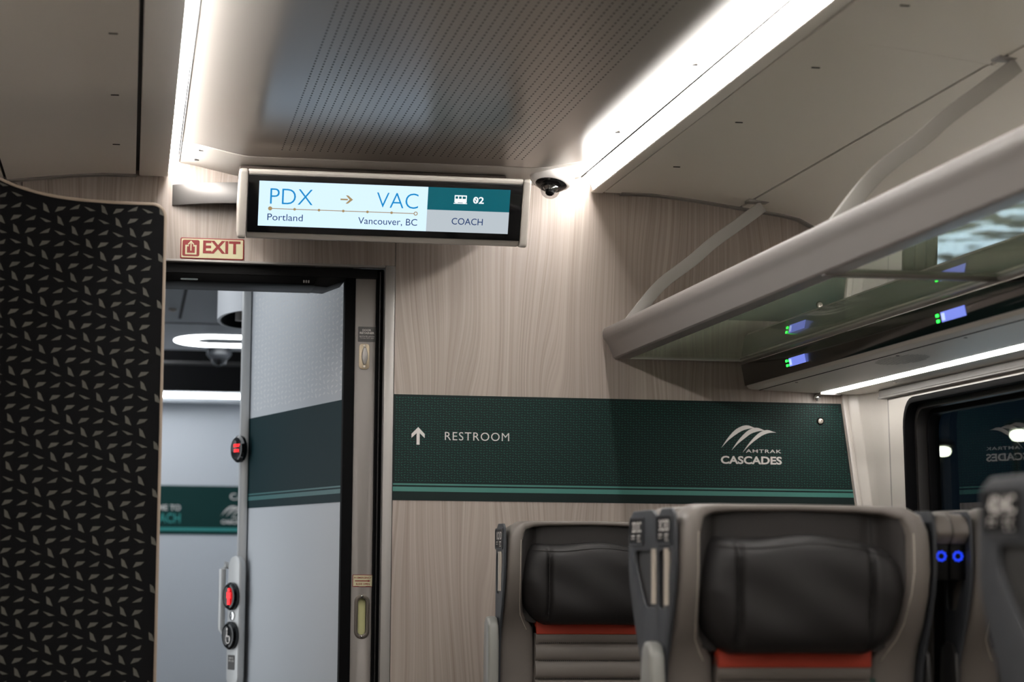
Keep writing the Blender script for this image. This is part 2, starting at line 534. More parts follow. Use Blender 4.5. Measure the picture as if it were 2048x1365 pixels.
for sgn, side in ((1, 'right'), (-1, 'left')):
    # rail: inner upright lip and underside
    railp = mir([(.557, 2.172), (.556, 2.121), (.558, 2.119), (.630, 2.119), (.632, 2.121), (.632, 2.135), (.575, 2.150), (.575, 2.172)], sgn)
    if sgn > 0:
        railp = [(.557, 2.172), (.556, 2.121), (.558, 2.119), (.588, 2.119), (.590, 2.121), (.590, 2.135), (.575, 2.150), (.575, 2.172)]
    struct('trim_%d' % (3 if sgn > 0 else 4), MB().prism(railp, 'y', Y0, 5.885), PANEL,
           'painted rail under the %s ceiling light strip' % side, 'trim', bevel=.001)
    lamp = thing('ceiling_light', ((.545 if sgn > 0 else 2*XC-.545), 2.0, 2.17),
                 'long lit strip along the %s edge of the ceiling' % side, 'ceiling light', 'ceiling light strips')
    hp = mir([(.531, 2.178), (.531, 2.200), (.580, 2.200), (.580, 2.178)], sgn)
    obj('housing', MB().prism(hp, 'y', Y0, 5.885), RAIL, lamp)
    for a, b in ((Y0, -1.25), (-1.24, .60), (.61, 2.40), (2.41, 3.905), (3.91, 5.855)):
        dp = mir([(.531, 2.169), (.531, 2.177), (.5565, 2.177), (.5558, 2.1235), (.5550, 2.1235), (.5380, 2.169)], sgn)
        obj('diffuser', MB().prism(dp, 'y', a, b), DIFF, lamp)
    p1 = outp if sgn > 0 else [(.641, 2.1205)] + outp[1:]
    if sgn > 0: p1 = [(.594, 2.1212)] + outp
    segs = ((Y0, 0.02), (.03, 2.04), (2.05, JOINT-.008), (JOINT+.004, 5.885))
    for k, (a, b) in enumerate(segs):
        dz = -.003 if k % 2 == 0 else 0
        tag(obj('ceiling_panel', MB().sheet([(x, z+dz) for x, z in mir(p1, sgn)], a, b, .006).join(
            MB().sheet([(x, z+dz) for x, z in mir(outq, sgn)], a, b, .006)), PANEL, smooth=60),
            ['ceiling panel on the %s side behind the viewer', 'ceiling panel on the %s side beside the viewer',
             'ceiling panel on the %s side just in front of the cross joint', 'ceiling panel on the %s side next to the end wall'][k] % side,
            'ceiling panel', 'curved side ceiling panels', 'structure')
    struct('trim_%d' % (5 if sgn > 0 else 6), MB().sheet([(x, z+.012) for x, z in mir([(.56, 2.13)] + outp + outq, sgn)], Y0, 5.89, .004), BLACKGAP,
           'dark backing behind the %s ceiling panels' % side, 'trim')
    struct('trim_%d' % (7 if sgn > 0 else 8), MB().sheet([(x, z-.004) for x, z in mir(outp + outq, sgn)], 5.868, 5.899, .012), RAIL,
           'thin edge strip where the %s ceiling panels meet the end wall' % side, 'trim', smooth=60)
    down = Fr((0, 0, 0), (1, 0, 0), (0, -1, 0))
    xs = .690 if sgn > 0 else 2*XC-.690
    for y in (5.45, 4.86, 4.28, 3.75):
        t = tag(obj('panel_fastener', MB().box(-.009, .009, -.0028, .0028, -.0010, .002).map(lambda p: (p.x+xs, p.y+y, p.z+2.1195+(-.003 if y < JOINT else 0))), SEAM, bevel=.001),
                'small slotted fastener in the %s ceiling panel, %s' % (side, {5.45: 'nearest the end wall', 4.86: 'second from the end wall', 4.28: 'third from the end wall', 3.75: 'beyond the cross joint'}[y]),
                'fastener', 'ceiling panel fasteners')
for k, (x, y) in enumerate(((-.520, 5.66), (-.527, 5.80), (.478, 5.20), (.478, 4.45))):
    z = 2.1515 if k < 2 else 2.1525
    tag(obj('panel_fastener', MB().box(x-.006, x+.006, y-.003, y+.003, z-.001, z+.003), SEAM, bevel=.001),
        ['small fastener in the white ceiling end trim, upper of two', 'small fastener in the white ceiling end trim, lower of two',
         'small fastener in the bright right ceiling flank, nearer the camera dome', 'small fastener in the bright right ceiling flank, farther from the dome'][k], 'fastener', 'ceiling flank fasteners')

# ------------------------------------------------------------------ right side wall with window (it leans outwards towards the floor)
def lean(p):
    t = max(0.0, min(1.0, (p[1]-5.70)/.17))
    return (p[0] + (1.575-p[2])*(.030 + .1045*t), p[1], p[2])


wo = rrect((Y0+5.66)/2, .83, 5.66-Y0, 1.66, 0)
wi = rrect(4.7475, 1.245, 1.595, .588, .075)
struct('wall_right', MB().frame(wo, wi, 'x', 1.330, 1.360).map(lean), WHITE, 'white moulded side wall around the window', 'wall', smooth=40)
win = thing('window_1', (1.38, 4.71, .95), 'dark night window with rounded black seal on the right', 'window', None, 'structure')
obj('seal', MB().frame(rrect(4.7475, 1.245, 1.597, .590, .076), rrect(4.7475, 1.245, 1.565, .558, .062), 'x', 1.325, 1.366).map(lean), RUBBER, win, bevel=.003)
obj('inner_frame', MB().frame(rrect(4.7475, 1.245, 1.58, .573, .066), rrect(4.7475, 1.245, 1.535, .528, .052), 'x', 1.352, 1.395).map(lean), DARKRUB, win, bevel=.003)
obj('inner_frame', MB().frame(rrect(4.7475, 1.245, 1.545, .538, .055), rrect(4.7475, 1.245, 1.510, .503, .045), 'x', 1.380, 1.410).map(lean), RUBBER, win, bevel=.002)
obj('pane', MB().prism(rrect(4.7475, 1.245, 1.535, .528, .05), 'x', 1.398, 1.404).map(lean), WINGLASS, win, smooth=0)
# wall pillar between end wall and window, with post and blind rail
pil = MB()
pc = [(1.288, 5.895), (1.2905, 5.884), (1.3155, 5.867), (1.330, 5.820), (1.343, 5.757), (1.350, 5.716), (1.40, 5.716), (1.40, 5.895)]
pil.prism(pc, 'z', .0, 1.64).map(lean)
struct('trim_9', pil, WHITE, 'white faceted wall pillar between the green band and the window', 'pillar', bevel=.004, smooth=50)
struct('trim_10', MB().box(1.276, 1.290, 5.886, 5.8995, 0, 1.585).map(lean), WHITE, 'thin white edge bead along the end of the green band', 'trim', bevel=.002)
struct('trim_11', MB().box(1.346, 1.38, 5.680, 5.715, 0, 1.57).map(lean).join(MB().box(1.334, 1.38, 5.664, 5.682, 0, 1.57).map(lean)), ALUP, 'narrow grey guide post beside the wall pillar', 'trim', bevel=.002)
struct('trim_12', MB().prism([(1.318, 1.5730), (1.316, 1.570), (1.318, 1.556), (1.314, 1.553), (1.314, 1.549), (1.336, 1.549), (1.336, 1.5730)], 'y', Y0, 5.70), mat('grey blind rail', (120, 117, 113), .5), 'slim metal blind rail along the top of the window', 'trim', bevel=.001)

# outside the window
tag(obj('gravel_ground', MB().box(1.8, 40, -10, 90, -.75, -.6), GROUND), 'mottled pale gravel ground outside the window', 'ground', None, 'structure')
for k, (bx, by, bz) in enumerate(((15.33, 41.9, 3.37), (13.22, 33.0, 3.163))):
    t = thing('street_lamp', (bx, by, -.6), ['bright yard lamp seen low through the window near the pillar', 'bright yard lamp seen through the window beside the reflected emblem'][k], 'street lamp', 'yard lamps outside')
    obj('pole', MB().tube([(bx, by+.15, -.6), (bx, by+.15, bz+.2)], .06, 10), BLACKPL, t)
    obj('lamp_head', MB().revolve([(.05, .26), (.20, .22), (.26, .10), (.26, .08)], 16).map(lambda p: (p.x+bx, p.y+by, p.z+bz)), BLACKPL, t)
    obj('lamp_lens', MB().revolve([(.03, -.05), (.10, -.04), (.13, .0), (.13, .05), (.05, .07)], 16).map(lambda p: (p.x+bx, p.y+by, p.z+bz)), YARD, t)
yl = bpy.data.lights.new('yard_fill', 'AREA')  # unseen area light, added to brighten the gravel outside
yl.energy = 5500; yl.size = 3.0; yl.color = (.80, .90, 1.0)
yo = bpy.data.objects.new('yard_fill', yl); COL.objects.link(yo)
yo.location = (9.0, 17.0, 9.0)

# ------------------------------------------------------------------ green band on the end wall
EW = Fr((0, YW, 0), (1, 0, 0), (0, 0, 1), (0, -1, 0))


def logo_arcs(ox, oz, k, n):
    A = [[(.0304, .0703), (.0476, .0963), (.0689, .1199), (.0902, .1319), (.1062, .134), (.1168, .1311), (.1267, .1271), (.1115, .1253), (.0902, .119), (.0689, .1057), (.0503, .0912)],
         [(.0595, .0636), (.0768, .0891), (.0981, .1127), (.1168, .1254), (.1328, .128), (.1462, .1244), (.1547, .1204), (.1381, .1186), (.1168, .1117), (.0981, .0985), (.0768, .0814)],
         [(.0914, .0585), (.1087, .0832), (.1301, .1068), (.1488, .1193), (.1648, .1222), (.1782, .118), (.1884, .1154), (.1702, .1148), (.1488, .1072), (.1274, .0926), (.1087, .0768)]]
    out = []
    for a in A:
        mb = MB()
        L = a[:7]                       # upper edge, start to tip
        U = [a[0]] + a[:6:-1][:]        # lower edge back from the tip
        up_ = _dense(L, 14)
        lo_ = _dense([a[0]] + list(reversed(a[7:])) + [a[6]], 14)
        vs = [(ox+x*k, oz+z*k, n) for x, z in up_] + [(ox+x*k, oz+z*k, n) for x, z in lo_]
        m = len(up_)
        mb.add(vs, [(i, i+1, m+i+1, m+i) for i in range(m-1)])
        out.append(mb)
    return out


def _dense(pts, n):
    """smooth resample of a polyline (Catmull-Rom)"""
    P = [Vector((a, b)) for a, b in pts]
    out = []
    seg = len(P)-1
    for i in range(n+1):
        t = i/n*seg
        k = min(int(t), seg-1)
        f = t-k
        p0, p1, p2, p3 = P[max(k-1, 0)], P[k], P[k+1], P[min(k+2, seg)]
        q = .5*((2*p1)+(p2-p0)*f+(2*p0-5*p1+4*p2-p3)*f*f+(3*p1-p0-3*p2+p3)*f**3)
        out.append((q.x, q.y))
    return out


band = thing('green_band', (.65, YW, 1.264), 'dark green leaf-print band across the wood end wall with restroom arrow and emblem', 'wall graphic')
bx0, bt, bb = .0175, 1.55, 1.264
bp_ = [(bx0, bt), (1.2765, bt), (1.3155, bb), (bx0, bb)]
obj('vinyl', EW.put(MB().prism(bp_, 'z', .0002, .0012)), GREEN, band, smooth=0)
leafin = lambda u, v: bx0+.002 < u < 1.274+(1.55-v)*.136 and 1.3125 < v < 1.5485
obj('leaf_print', EW.put(leaf_pattern(bx0, 1.31, 1.312, 1.549, .0080, .0070, .0038, .0032, .0016, leafin)), GREENLEAF, band, smooth=0, merge=False, normals=False)
obj('stripe', EW.put(MB().flat([(bx0, 1.3095), (1.309, 1.3095), (1.3098, 1.3050), (bx0, 1.3050)], 'z', .0016)), STRIPE, band, smooth=0)
obj('stripe', EW.put(MB().flat([(bx0, 1.3005), (1.3103, 1.3005), (1.3122, 1.2880), (bx0, 1.2880)], 'z', .0016)), STRIPE, band, smooth=0)
arrow = [(.0849, 1.4619), (.1028, 1.4435), (.1028, 1.4325), (.0891, 1.4455), (.0891, 1.4144), (.0808, 1.4144), (.0808, 1.4455), (.0669, 1.4325), (.0669, 1.4435)]
ar = MB()
for q in ([0, 1, 2, 3], [0, 8, 7, 6], [0, 3, 6], [3, 4, 5, 6]): ar.flat([arrow[i] for i in q], 'z', .0020)
obj('arrow', EW.put(ar), LETTER, band, smooth=0, normals=False)
lettering('RESTROOM', EW, (.1580, 1.4280, .3345, 1.4502), .0020, LETTER, band, -.006, 1.12)
for mb in logo_arcs(.9, 1.35, 1, .0020): obj('emblem_arc', EW.put(mb), LETTER, band, smooth=0, normals=False)
lettering('AMTRAK', EW, (1.0010, 1.4085, 1.1025, 1.4178), .0020, LETTER, band, .006, 1.12)
lettering('CASCADES', EW, (.9290, 1.3765, 1.1040, 1.3985), .0020, LETTER, band, .030)
b1 = thing('wall_bolt', (1.216, YW, 1.500), 'round steel bolt head set in the green band', 'bolt', 'wall bolts')
obj('collar', Fr((1.216, YW-.0013, 1.500), (1, 0, 0), (0, 0, 1), (0, -1, 0)).put(MB().revolve([(.0105, 0), (.0105, .002), (.0085, .004), (.0075, .002)], 20)), BLACKPL, b1)
obj('head', Fr((1.216, YW-.0015, 1.500), (1, 0, 0), (0, 0, 1), (0, -1, 0)).put(MB().revolve([(.0074, 0), (.0074, .004), (.005, .006), (.0025, .0062), (.002, .003)], 20)), STEEL, b1)
tag(obj('wall_bolt', Fr((1.205, YW, 1.566), (1, 0, 0), (0, 0, 1), (0, -1, 0)).put(MB().revolve([(.010, 0), (.011, .006), (.009, .014), (.004, .016)], 18)), CHROME),
    'small chrome stud on the wood wall just under the reading strip', 'bolt', 'wall bolts')

# ------------------------------------------------------------------ door: frame, header, leaf
dr = thing('door_1', (-.3, YW, 0), 'doorway frame with black overhead mechanism box in the end wall', 'doorway', None, 'structure')
obj('side_frame', MB().box(-.0105, .0165, YW-.004, YW+.10, 0, 1.899), ALUP, dr, bevel=.003)
obj('top_frame', MB().box(-.66, -.011, YW-.004, YW+.03, 1.8935, 1.8995), ALUP, dr, bevel=.001)
obj('dark_groove', MB().box(-.0285, -.0115, YW+.030, YW+.09, 0, 1.892), RUBBER, dr)
obj('groove_rib', MB().box(-.0225, -.0200, YW+.020, YW+.031, 0, 1.885), DARKRUB, dr)
obj('header_recess', MB().box(-.66, -.012, YW+.031, YW+.06, 1.868, 1.893), BLACKPL, dr)
obj('mechanism_box', MB().prism([(YW+.035, 1.872), (YW+.040, 1.846), (YW+.055, 1.842), (YW+.20, 1.842), (YW+.20, 1.95), (YW+.035, 1.95)], 'x', -.66, -.196), BLACKPL, dr, bevel=.003)
obj('corner_cover', MB().prism([(-.192, 1.900), (-.200, 1.842), (-.165, 1.840), (-.116, 1.860), (-.090, 1.900)], 'y', YW+.037, YW+.19), BLACKPL, dr, bevel=.003)
obj('left_jamb', MB().box(-.70, -.606, YW+.01, YW+.12, 0, 1.9), RUBBER, dr)
mf = Fr((0, YW+.0395, 0), (1, 0, 0), (0, 0, 1), (0, -1, 0))
obj('badge', mf.put(MB().prism(rrect(-.536, 1.8515, .046, .0045, .002), 'z', 0, .0025)), mat('dark teal badge', (20, 50, 52), .3), dr, label='small dark teal badge')
for k in range(3):
    obj('indicator', mf.put(MB().prism(rrect(-.228+k*.0065, 1.8545, .004, .007, .001), 'z', -.002, .003)), ALUP, dr)

leaf = thing('sliding_door', (-.07, 5.95, .02), 'grey sliding door edge with black rubber lip, latch and stickers', 'door')
DF = Fr((0, 5.95, 0), (1, 0, 0), (0, 0, 1), (0, -1, 0))
# the leaf has an opening cut for the recessed pull
pcx, pcz = -.0549, .951
pw, ph = .0215, .098
ring_o = rrect(pcx-.0, .95, .0575, 1.86, 0)
hole = rrect(pcx, pcz, pw, ph, pw/2-.0005)
out_ = [(max(-.0860, min(-.0290, a)), max(.02, min(1.888, b))) for a, b in rrect(-.0575, .954, .057, 1.868, 0)]
obj('door_panel', DF.put(MB().frame(out_, hole, 'z', -.035, 0)), DGREY, leaf, bevel=.0015, smooth=30)
obj('rubber_edge', MB().box(-.1155, -.0862, 5.938, 5.985, .02, 1.888), RUBBER, leaf, bevel=.003)
pull = obj('recessed_pull', DF.put(MB().frame(rrect(pcx, pcz, .0410, .1195, .0200, 8), rrect(pcx, pcz, .0215, .098, .0105, 8), 'z', -.020, .0018)), DSTEEL, leaf, bevel=.0008, label='oval steel recessed pull')
obj('glow_insert', DF.put(MB().prism(rrect(pcx+.0005, pcz, .0213, .0978, .0104, 8), 'z', -.019, -.0145)), GLOWY, pull, label='pale yellow insert')
for v in (1.0045, .8975): screw(DF, pcx, v, .0018, pull, .0028, CHROME)
lat = obj('latch', DF.put(MB().prism(rrect(-.0592, 1.6547, .0290, .0702, .010, 6), 'z', 0, .0035)), BRASS, leaf, bevel=.001, label='brushed steel latch plate')
obj('latch_knob', DF.put(MB().prism([(-.0625, 1.6790), (-.0555, 1.6790), (-.0508, 1.6620), (-.0505, 1.6500), (-.0555, 1.6320), (-.0625, 1.6320), (-.0668, 1.6500), (-.0665, 1.6620)], 'z', .0035, .0155)), ALUP, lat, bevel=.0022)
for v in (1.6838, 1.6272): screw(DF, -.0590, v, .0035, lat, .0038)
st = obj('sticker', DF.put(MB().prism(rrect(-.0528, 1.7157, .0486, .0415, .002), 'z', .0001, .0006)), DKSTICK, leaf, smooth=0, label='dark grey latch instruction sticker')
lettering('DOOR', DF, (-.0652, 1.7243, -.0415, 1.7298), .0010, STICKTXT, st, .028)
lettering('RETAINER', DF, (-.0725, 1.7165, -.0324, 1.7222), .0010, STICKTXT, st, .028)
lettering('ROTATE LATCH', DF, (-.0722, 1.7078, -.0324, 1.7115), .0010, STICKTXT, st, .01)
lettering('To keep door open', DF, (-.0712, 1.7030, -.0330, 1.7062), .0010, STICKTXT, st)
st = obj('sticker', DF.put(MB().prism(rrect(-.0540, 1.0469, .0550, .0327, .0015), 'z', .0001, .0006)), RED, leaf, smooth=0, label='red bordered emergency sticker')
obj('sticker_face', DF.put(MB().flat(rrect(-.0540, 1.0469, .0515, .0292, .001), 'z', .0009)), SIGNY, st, smooth=0, normals=False)
lettering('IN EMERGENCY', DF, (-.0777, 1.0528, -.0300, 1.0575), .0012, RED, st, .03)
lettering('SLIDE OPEN', DF, (-.0724, 1.0358, -.0352, 1.0408), .0012, RED, st, .03)
obj('arrow', DF.put(MB().flat([(-.0748, 1.0481), (-.0395, 1.0481), (-.0395, 1.0452), (-.0748, 1.0452)], 'z', .0012).flat([(-.0395, 1.0496), (-.0322, 1.0467), (-.0395, 1.0437)], 'z', .0012)), RED, st, smooth=0, normals=False)
for a in (-.0700, -.0390):
    obj('small_print', DF.put(MB().flat([(a-.007, 1.0322), (a+.006, 1.0322), (a+.006, 1.0330), (a-.007, 1.0330)], 'z', .0012)), RED, st, smooth=0, normals=False)

# EXIT sign
ex = thing('exit_sign', (-.478, YW, 1.901), 'red and cream EXIT sign on the wood above the doorway', 'sign')
EX = [(-.5626, 1.9587), (-.3934, 1.9583), (-.3930, 1.9015), (-.5623, 1.9015)]
obj('plate', EW.put(MB().prism(rrect(-.4779, 1.9300, .1696, .0570, .004), 'z', .0002, .0030)), RED, ex, bevel=.0006)
obj('face', EW.put(MB().flat(rrect(-.4779, 1.9300, .1636, .0510, .0025), 'z', .0034)), SIGNY, ex, smooth=0, normals=False)
pg = obj('pictogram', EW.put(MB().flat(rrect(-.5345, 1.9302, .0454, .0442, .005), 'z', .0038)), RED, ex, smooth=0, normals=False, label='red square exit pictogram')
pc_ = -.5345
pm = MB()
for q_, (a, b, c, d) in enumerate(((-.0150, -.0105, 1.9130, 1.9380), (.0105, .0150, 1.9130, 1.9380), (-.0150, .0150, 1.9130, 1.9170), (-.0150, -.0060, 1.9345, 1.9385), (.0060, .0150, 1.9345, 1.9385), (-.0015, .0015, 1.9230, 1.9440))):
    pm.flat([(pc_+a, c), (pc_+b, c), (pc_+b, d), (pc_+a, d)], 'z', .0042+q_*.0001)
pm.flat([(pc_, 1.9505), (pc_+.0088, 1.9405), (pc_+.0062, 1.9390), (pc_, 1.9455)], 'z', .0042)
pm.flat([(pc_, 1.9505), (pc_, 1.9455), (pc_-.0062, 1.9390), (pc_-.0088, 1.9405)], 'z', .0042)
obj('pictogram_lines', EW.put(pm), SIGNY, pg, smooth=0, normals=False)
lettering('EXIT', EW, (-.5025, 1.9171, -.4030, 1.9520), .0040, RED, ex, .030)

# curved metal cover left of the display
cc = MB()
prof_o = []
x0, x1, bul = -.587, -.20, .075
for i in range(21):
    t = i/20
    prof_o.append((x0+(x1-x0)*t, YW - .004 - bul*(1-(2*t-1)**2)))
ci = [(x, y+.010) for x, y in prof_o[1:-1]]
cc.prism(prof_o + [(prof_o[-1][0], YW-.001)] + [(x, min(y, YW-.0012)) for x, y in reversed(ci)] + [(prof_o[0][0], YW-.001)], 'z', 2.044, 2.100)
cv = thing('curved_wall_cover', (-.4, YW, 2.044), 'curved silver metal cover on the wall left of the display', 'wall fitting')
obj('shield', cc, mat('grey metal cover', (92, 89, 87), .42, .4), cv, bevel=.001)
obj('inner_tray', MB().prism([(x*.86-.055, min(YW-.002, y+.014)) for x, y in prof_o] , 'z', 2.052, 2.060), BLACKPL, cv)

# ------------------------------------------------------------------ information display
T = math.radians(20)
disp = thing('information_display', (-.065, 5.47, 1.90), 'long lit passenger information screen hanging under the ceiling', 'display')
IF = Fr((0, 5.40, 2.085), (1, 0, 0), (0, -math.sin(T), math.cos(T)), (0, -math.cos(T), -math.sin(T)))
dbody = MB().prism([(-.0225, -.001), (-.0260, .002), (-.0350, .001), (-.036, -.004), (-.183, -.004), (-.187, -.008), (-.199, -.016), (-.203, -.030), (-.200, -.085), (-.13, -.115), (-.07, -.085), (-.034, -.035), (-.0235, -.010)], 'x', -.409, .281)
# prism('x') takes (a,b)->(y,z): here a=v, b=n
obj('housing', IF.put(dbody), HOUS, disp, bevel=.002)
for x0_, x1_, nm in ((-.431, -.4105, 'left'), (.2825, .302, 'right')):
    cap = MB().prism([(-.0215, -.004), (-.0260, .005), (-.192, .001), (-.200, -.006), (-.204, -.03), (-.202, -.088), (-.13, -.118), (-.07, -.088), (-.033, -.036)], 'x', x0_, x1_)
    obj('end_cap', IF.put(cap), HOUS, disp, bevel=.008, seg=3)
obj('black_surround', IF.put(MB().box(-.4085, .2805, -.1815, -.0365, -.004, -.0005)), GLOSSBLK, disp, bevel=.0005)
scr = obj('screen', IF.put(MB().flat([(-.3820, -.0508), (.0405, -.0508), (.0405, -.1645), (-.3820, -.1645)], 'z', .0002)), SCRW, disp, smooth=0, normals=False, label='white lit route panel')
obj('screen_field', IF.put(MB().flat([(.0405, -.0508), (.2500, -.0508), (.2500, -.1085), (.0405, -.1085)], 'z', .0002)), SCRT, scr, smooth=0, normals=False)
obj('screen_field', IF.put(MB().flat([(.0405, -.1085), (.2500, -.1085), (.2500, -.1645), (.0405, -.1645)], 'z', .0002)), SCRG, scr, smooth=0, normals=False)


def scr_text(s, a, b, m, bold=0.0, desc=0.0):
    return lettering(s, IF, (a[0], -b[1]-desc, b[0], -a[1]), .0008, m, scr, bold)


scr_text('PDX', (-.3540, .0690), (-.2480, .1080), TXB, -.012)
scr_text('VAC', (-.0880, .0690), (.0170, .1080), TXB, -.012)
scr_text('Portland', (-.3590, .1330), (-.2710, .1500), TXN)
scr_text('Vancouver, BC', (-.1320, .1340), (.0170, .1505), TXN, 0, .0035)
scr_text('02', (.1560, .0715), (.1835, .0890), TXW, .02)
scr_text('COACH', (.1045, .1275), (.1840, .1445), TXN, .004)
zz = MB().flat([(.1590, -.0760), (.1610, -.0748), (.1670, -.0850), (.1650, -.0862)], 'z', .0010)
obj('lettering', IF.put(zz), TXW, scr, smooth=0, normals=False)
am = MB().flat([(-.1790, -.0886), (-.1605, -.0886), (-.1605, -.0925), (-.1790, -.0925)], 'z', .0008)
am.flat([(-.1475, -.0905), (-.1600, -.0800), (-.1660, -.0800), (-.1560, -.0905)], 'z', .0008)
am.flat([(-.1475, -.0905), (-.1560, -.0905), (-.1660, -.1010), (-.1600, -.1010)], 'z', .0008)
obj('arrow', IF.put(am), TXG, scr, smooth=0, normals=False)
ln = MB().flat([(-.353, -.1190), (.008, -.1190), (.008, -.1210), (-.353, -.1210)], 'z', .0008)
for k in range(6):
    r = .0052 if k == 0 else .0034
    ln.flat([(-.353+k*.0608+r*math.cos(q*math.pi/10), -.12+r*math.sin(q*math.pi/10)) for q in range(20)], 'z', .0009)
cxr = .0120
for q in range(24):
    a, b = q*math.pi/12, (q+1)*math.pi/12
    ln.flat([(cxr+.0030*math.cos(a), -.12+.0030*math.sin(a)), (cxr+.0052*math.cos(a), -.12+.0052*math.sin(a)), (cxr+.0052*math.cos(b), -.12+.0052*math.sin(b)), (cxr+.0030*math.cos(b), -.12+.0030*math.sin(b))], 'z', .0009)
obj('route_line', IF.put(ln), TXG, scr, smooth=0, normals=False)
tm = MB()
def rc(a, b, c, d): tm.flat([(a, -c), (b, -c), (b, -d), (a, -d)], 'z', .0008)
rc(.1085, .1395, .0690, .0720); rc(.1085, .1395, .0780, .0875); rc(.1065, .1410, .0890, .0910)
for a, b in ((.1085, .1108), (.1172, .1197), (.1263, .1288), (.1370, .1395)): rc(a, b, .0720, .0780)
rc(.1110, .1170, .0875, .0890); rc(.1300, .1370, .0875, .0890)
obj('carriage_icon', IF.put(tm), TXW, scr, smooth=0, normals=False)
obj('mount_foam', MB().prism([(5.700, 2.03), (5.715, 2.1285), (5.80, 2.1285), (5.80, 1.98), (5.60, 1.98)], 'x', -.418, .290), BROWNFOAM, disp, bevel=.006)

# dome camera on the ceiling trim
sc_ = thing('security_camera', (.412, 5.70, 2.08), 'small white and black dome camera on the ceiling beside the display', 'camera')
CF = Fr((.412, 5.700, 2.136), (1, 0, 0), (0, -1, 0), (0, 0, -1))
tl = Matrix.Rotation(math.radians(-10), 3, 'Y') @ Matrix.Rotation(math.radians(-14), 3, 'X')
def cput(mb): return CF.put(mb.map(lambda p: tl @ p))
obj('base', cput(MB().revolve([(.060, -.012), (.060, .012), (.057, .022), (.050, .030), (.041, .0345)], 40)), mat('camera white', (226, 222, 218), .12), sc_)
obj('collar', cput(MB().revolve([(.0425, .0335), (.040, .0375), (.030, .044), (.026, .044)], 40)), GLOSSBLK, sc_)
dm = obj('dome', cput(MB().revolve([(.0260, .040), (.0265, .048), (.0245, .057), (.0200, .065), (.0130, .0705), (.004, .0725)], 32)), DOMEGLASS, sc_)
obj('lens', cput(MB().revolve([(.011, .036), (.012, .060), (.008, .064), (.006, .060)], 24)), BLACKPL, dm)
obj('lens_ring', cput(MB().revolve([(.021, .040), (.021, .046), (.015, .052), (.013, .046)], 24)), CHROME, dm)

# ------------------------------------------------------------------ luggage rack (right)
rack = thing('luggage_rack', (.8, 3.5, 1.66), 'glass-bottomed luggage rack with pale metal front rail on the right', 'luggage rack')
rp = [(.5925, 1.722), (.5920, 1.734), (.5960, 1.743), (.6035, 1.7455), (.6110, 1.742), (.6135, 1.734), (.6120, 1.722), (.6125, 1.712), (.6250, 1.690), (.6420, 1.676), (.6680, 1.674), (.6680, 1.661), (.6280, 1.6595), (.6225, 1.663), (.6080, 1.697), (.6010, 1.708), (.5950, 1.714)]
obj('front_rail', MB().prism(rp, 'y', 1.3, 5.893), RAIL, rack, bevel=.0008, smooth=50)
for a, b in ((1.32, 4.040), (4.068, 5.886)):
    obj('glass_shelf', MB().box(.668, .992, a, b, 1.6635, 1.6715), RACKGLASS, rack, smooth=0)
obj('cross_bar', MB().box(.630, .990, 4.041, 4.067, 1.656, 1.678), RAIL, rack, bevel=.003)
obj('rear_channel', MB().prism([(.980, 1.659), (.992, 1.655), (1.000, 1.659), (1.000, 1.682), (.9925, 1.682), (.9925, 1.675), (.980, 1.674)], 'y', 1.3, 5.893), ALU, rack, bevel=.0006)
obj('wall_channel', MB().box(.640, .980, 5.882, 5.892, 1.660, 1.676), ALU, rack)
sp = _dense([(.601, 1.722), (.640, 1.776), (.711, 1.862), (.800, 1.932), (.858, 1.983), (.934, 2.040), (1.0, 2.090)], 24)
for y in (4.000, 5.760):
    ring = []
    for i, (x, z) in enumerate(sp):
        a, b = sp[max(i-1, 0)], sp[min(i+1, len(sp)-1)]
        d = Vector((b[0]-a[0], b[1]-a[1])).normalized()
        nx, nz = d.y, -d.x
        wd = .032
        ring.append([(x, y-.007, z), (x+nx*wd, y-.007, z+nz*wd), (x+nx*wd, y+.007, z+nz*wd), (x, y+.007, z)])
    obj('support_strap', MB().loft(ring), STRAP, rack, bevel=.0015)
    obj('strap_bracket', MB().box(.965, 1.025, y-.022, y+.022, 2.086, 2.094), RAIL, rack, bevel=.002)

# reading panel under the rack
rd = thing('reading_panel', (1.14, 3.5, 1.575), 'grey reading panel with black fascia under the luggage rack', 'overhead panel')
obj('body', MB().prism([(.9905, 1.650), (1.0015, 1.592), (1.006, 1.586), (1.016, 1.5835), (1.195, 1.5775), (1.340, 1.5735), (1.342, 1.650)], 'y', 1.3, 5.890), PANEL, rd, bevel=.001, smooth=50)
obj('fascia', MB().prism([(.9855, 1.652), (.9965, 1.5935), (1.0005, 1.5935), (.9895, 1.652)], 'y', 1.3, 5.892), GLOSSBLK, rd, bevel=.0006)
obj('joint_line', MB().box(1.0360, 1.0385, 1.3, 5.888, 1.5815, 1.5835), SEAM, rd)
obj('light_strip', MB().prism([(1.205, 1.5768), (1.245, 1.5754), (1.245, 1.580), (1.205, 1.580)], 'y', 1.3, 5.855), RDIFF, rd)
obj('strip_end', MB().box(1.203, 1.262, 5.855, 5.866, 1.571, 1.578), ALUP, rd, bevel=.001)
gm = MB()
for i in range(-16, 17):
    for j in range(-5, 6):
        u, v = i*.0085, j*.0085
        if (u/.135)**2 + (v/.045)**2 < 1: gm.add([(1.095+v+.0026*math.cos(q*math.pi/3), 4.90+u+.0026*math.sin(q*math.pi/3), 1.5802-(v)*.034) for q in range(6)], [tuple(range(6))])
obj('speaker_grille', gm, SEAM, rd, smooth=0, normals=False)
for y in (5.60, 4.82, 4.40):
    obj('screw', Fr((1.055, y, 1.5818), (1, 0, 0), (0, -1, 0), (0, 0, -1)).put(MB().revolve([(.004, 0), (.004, .0008), (.001, .001)], 10)), SEAM, rd)
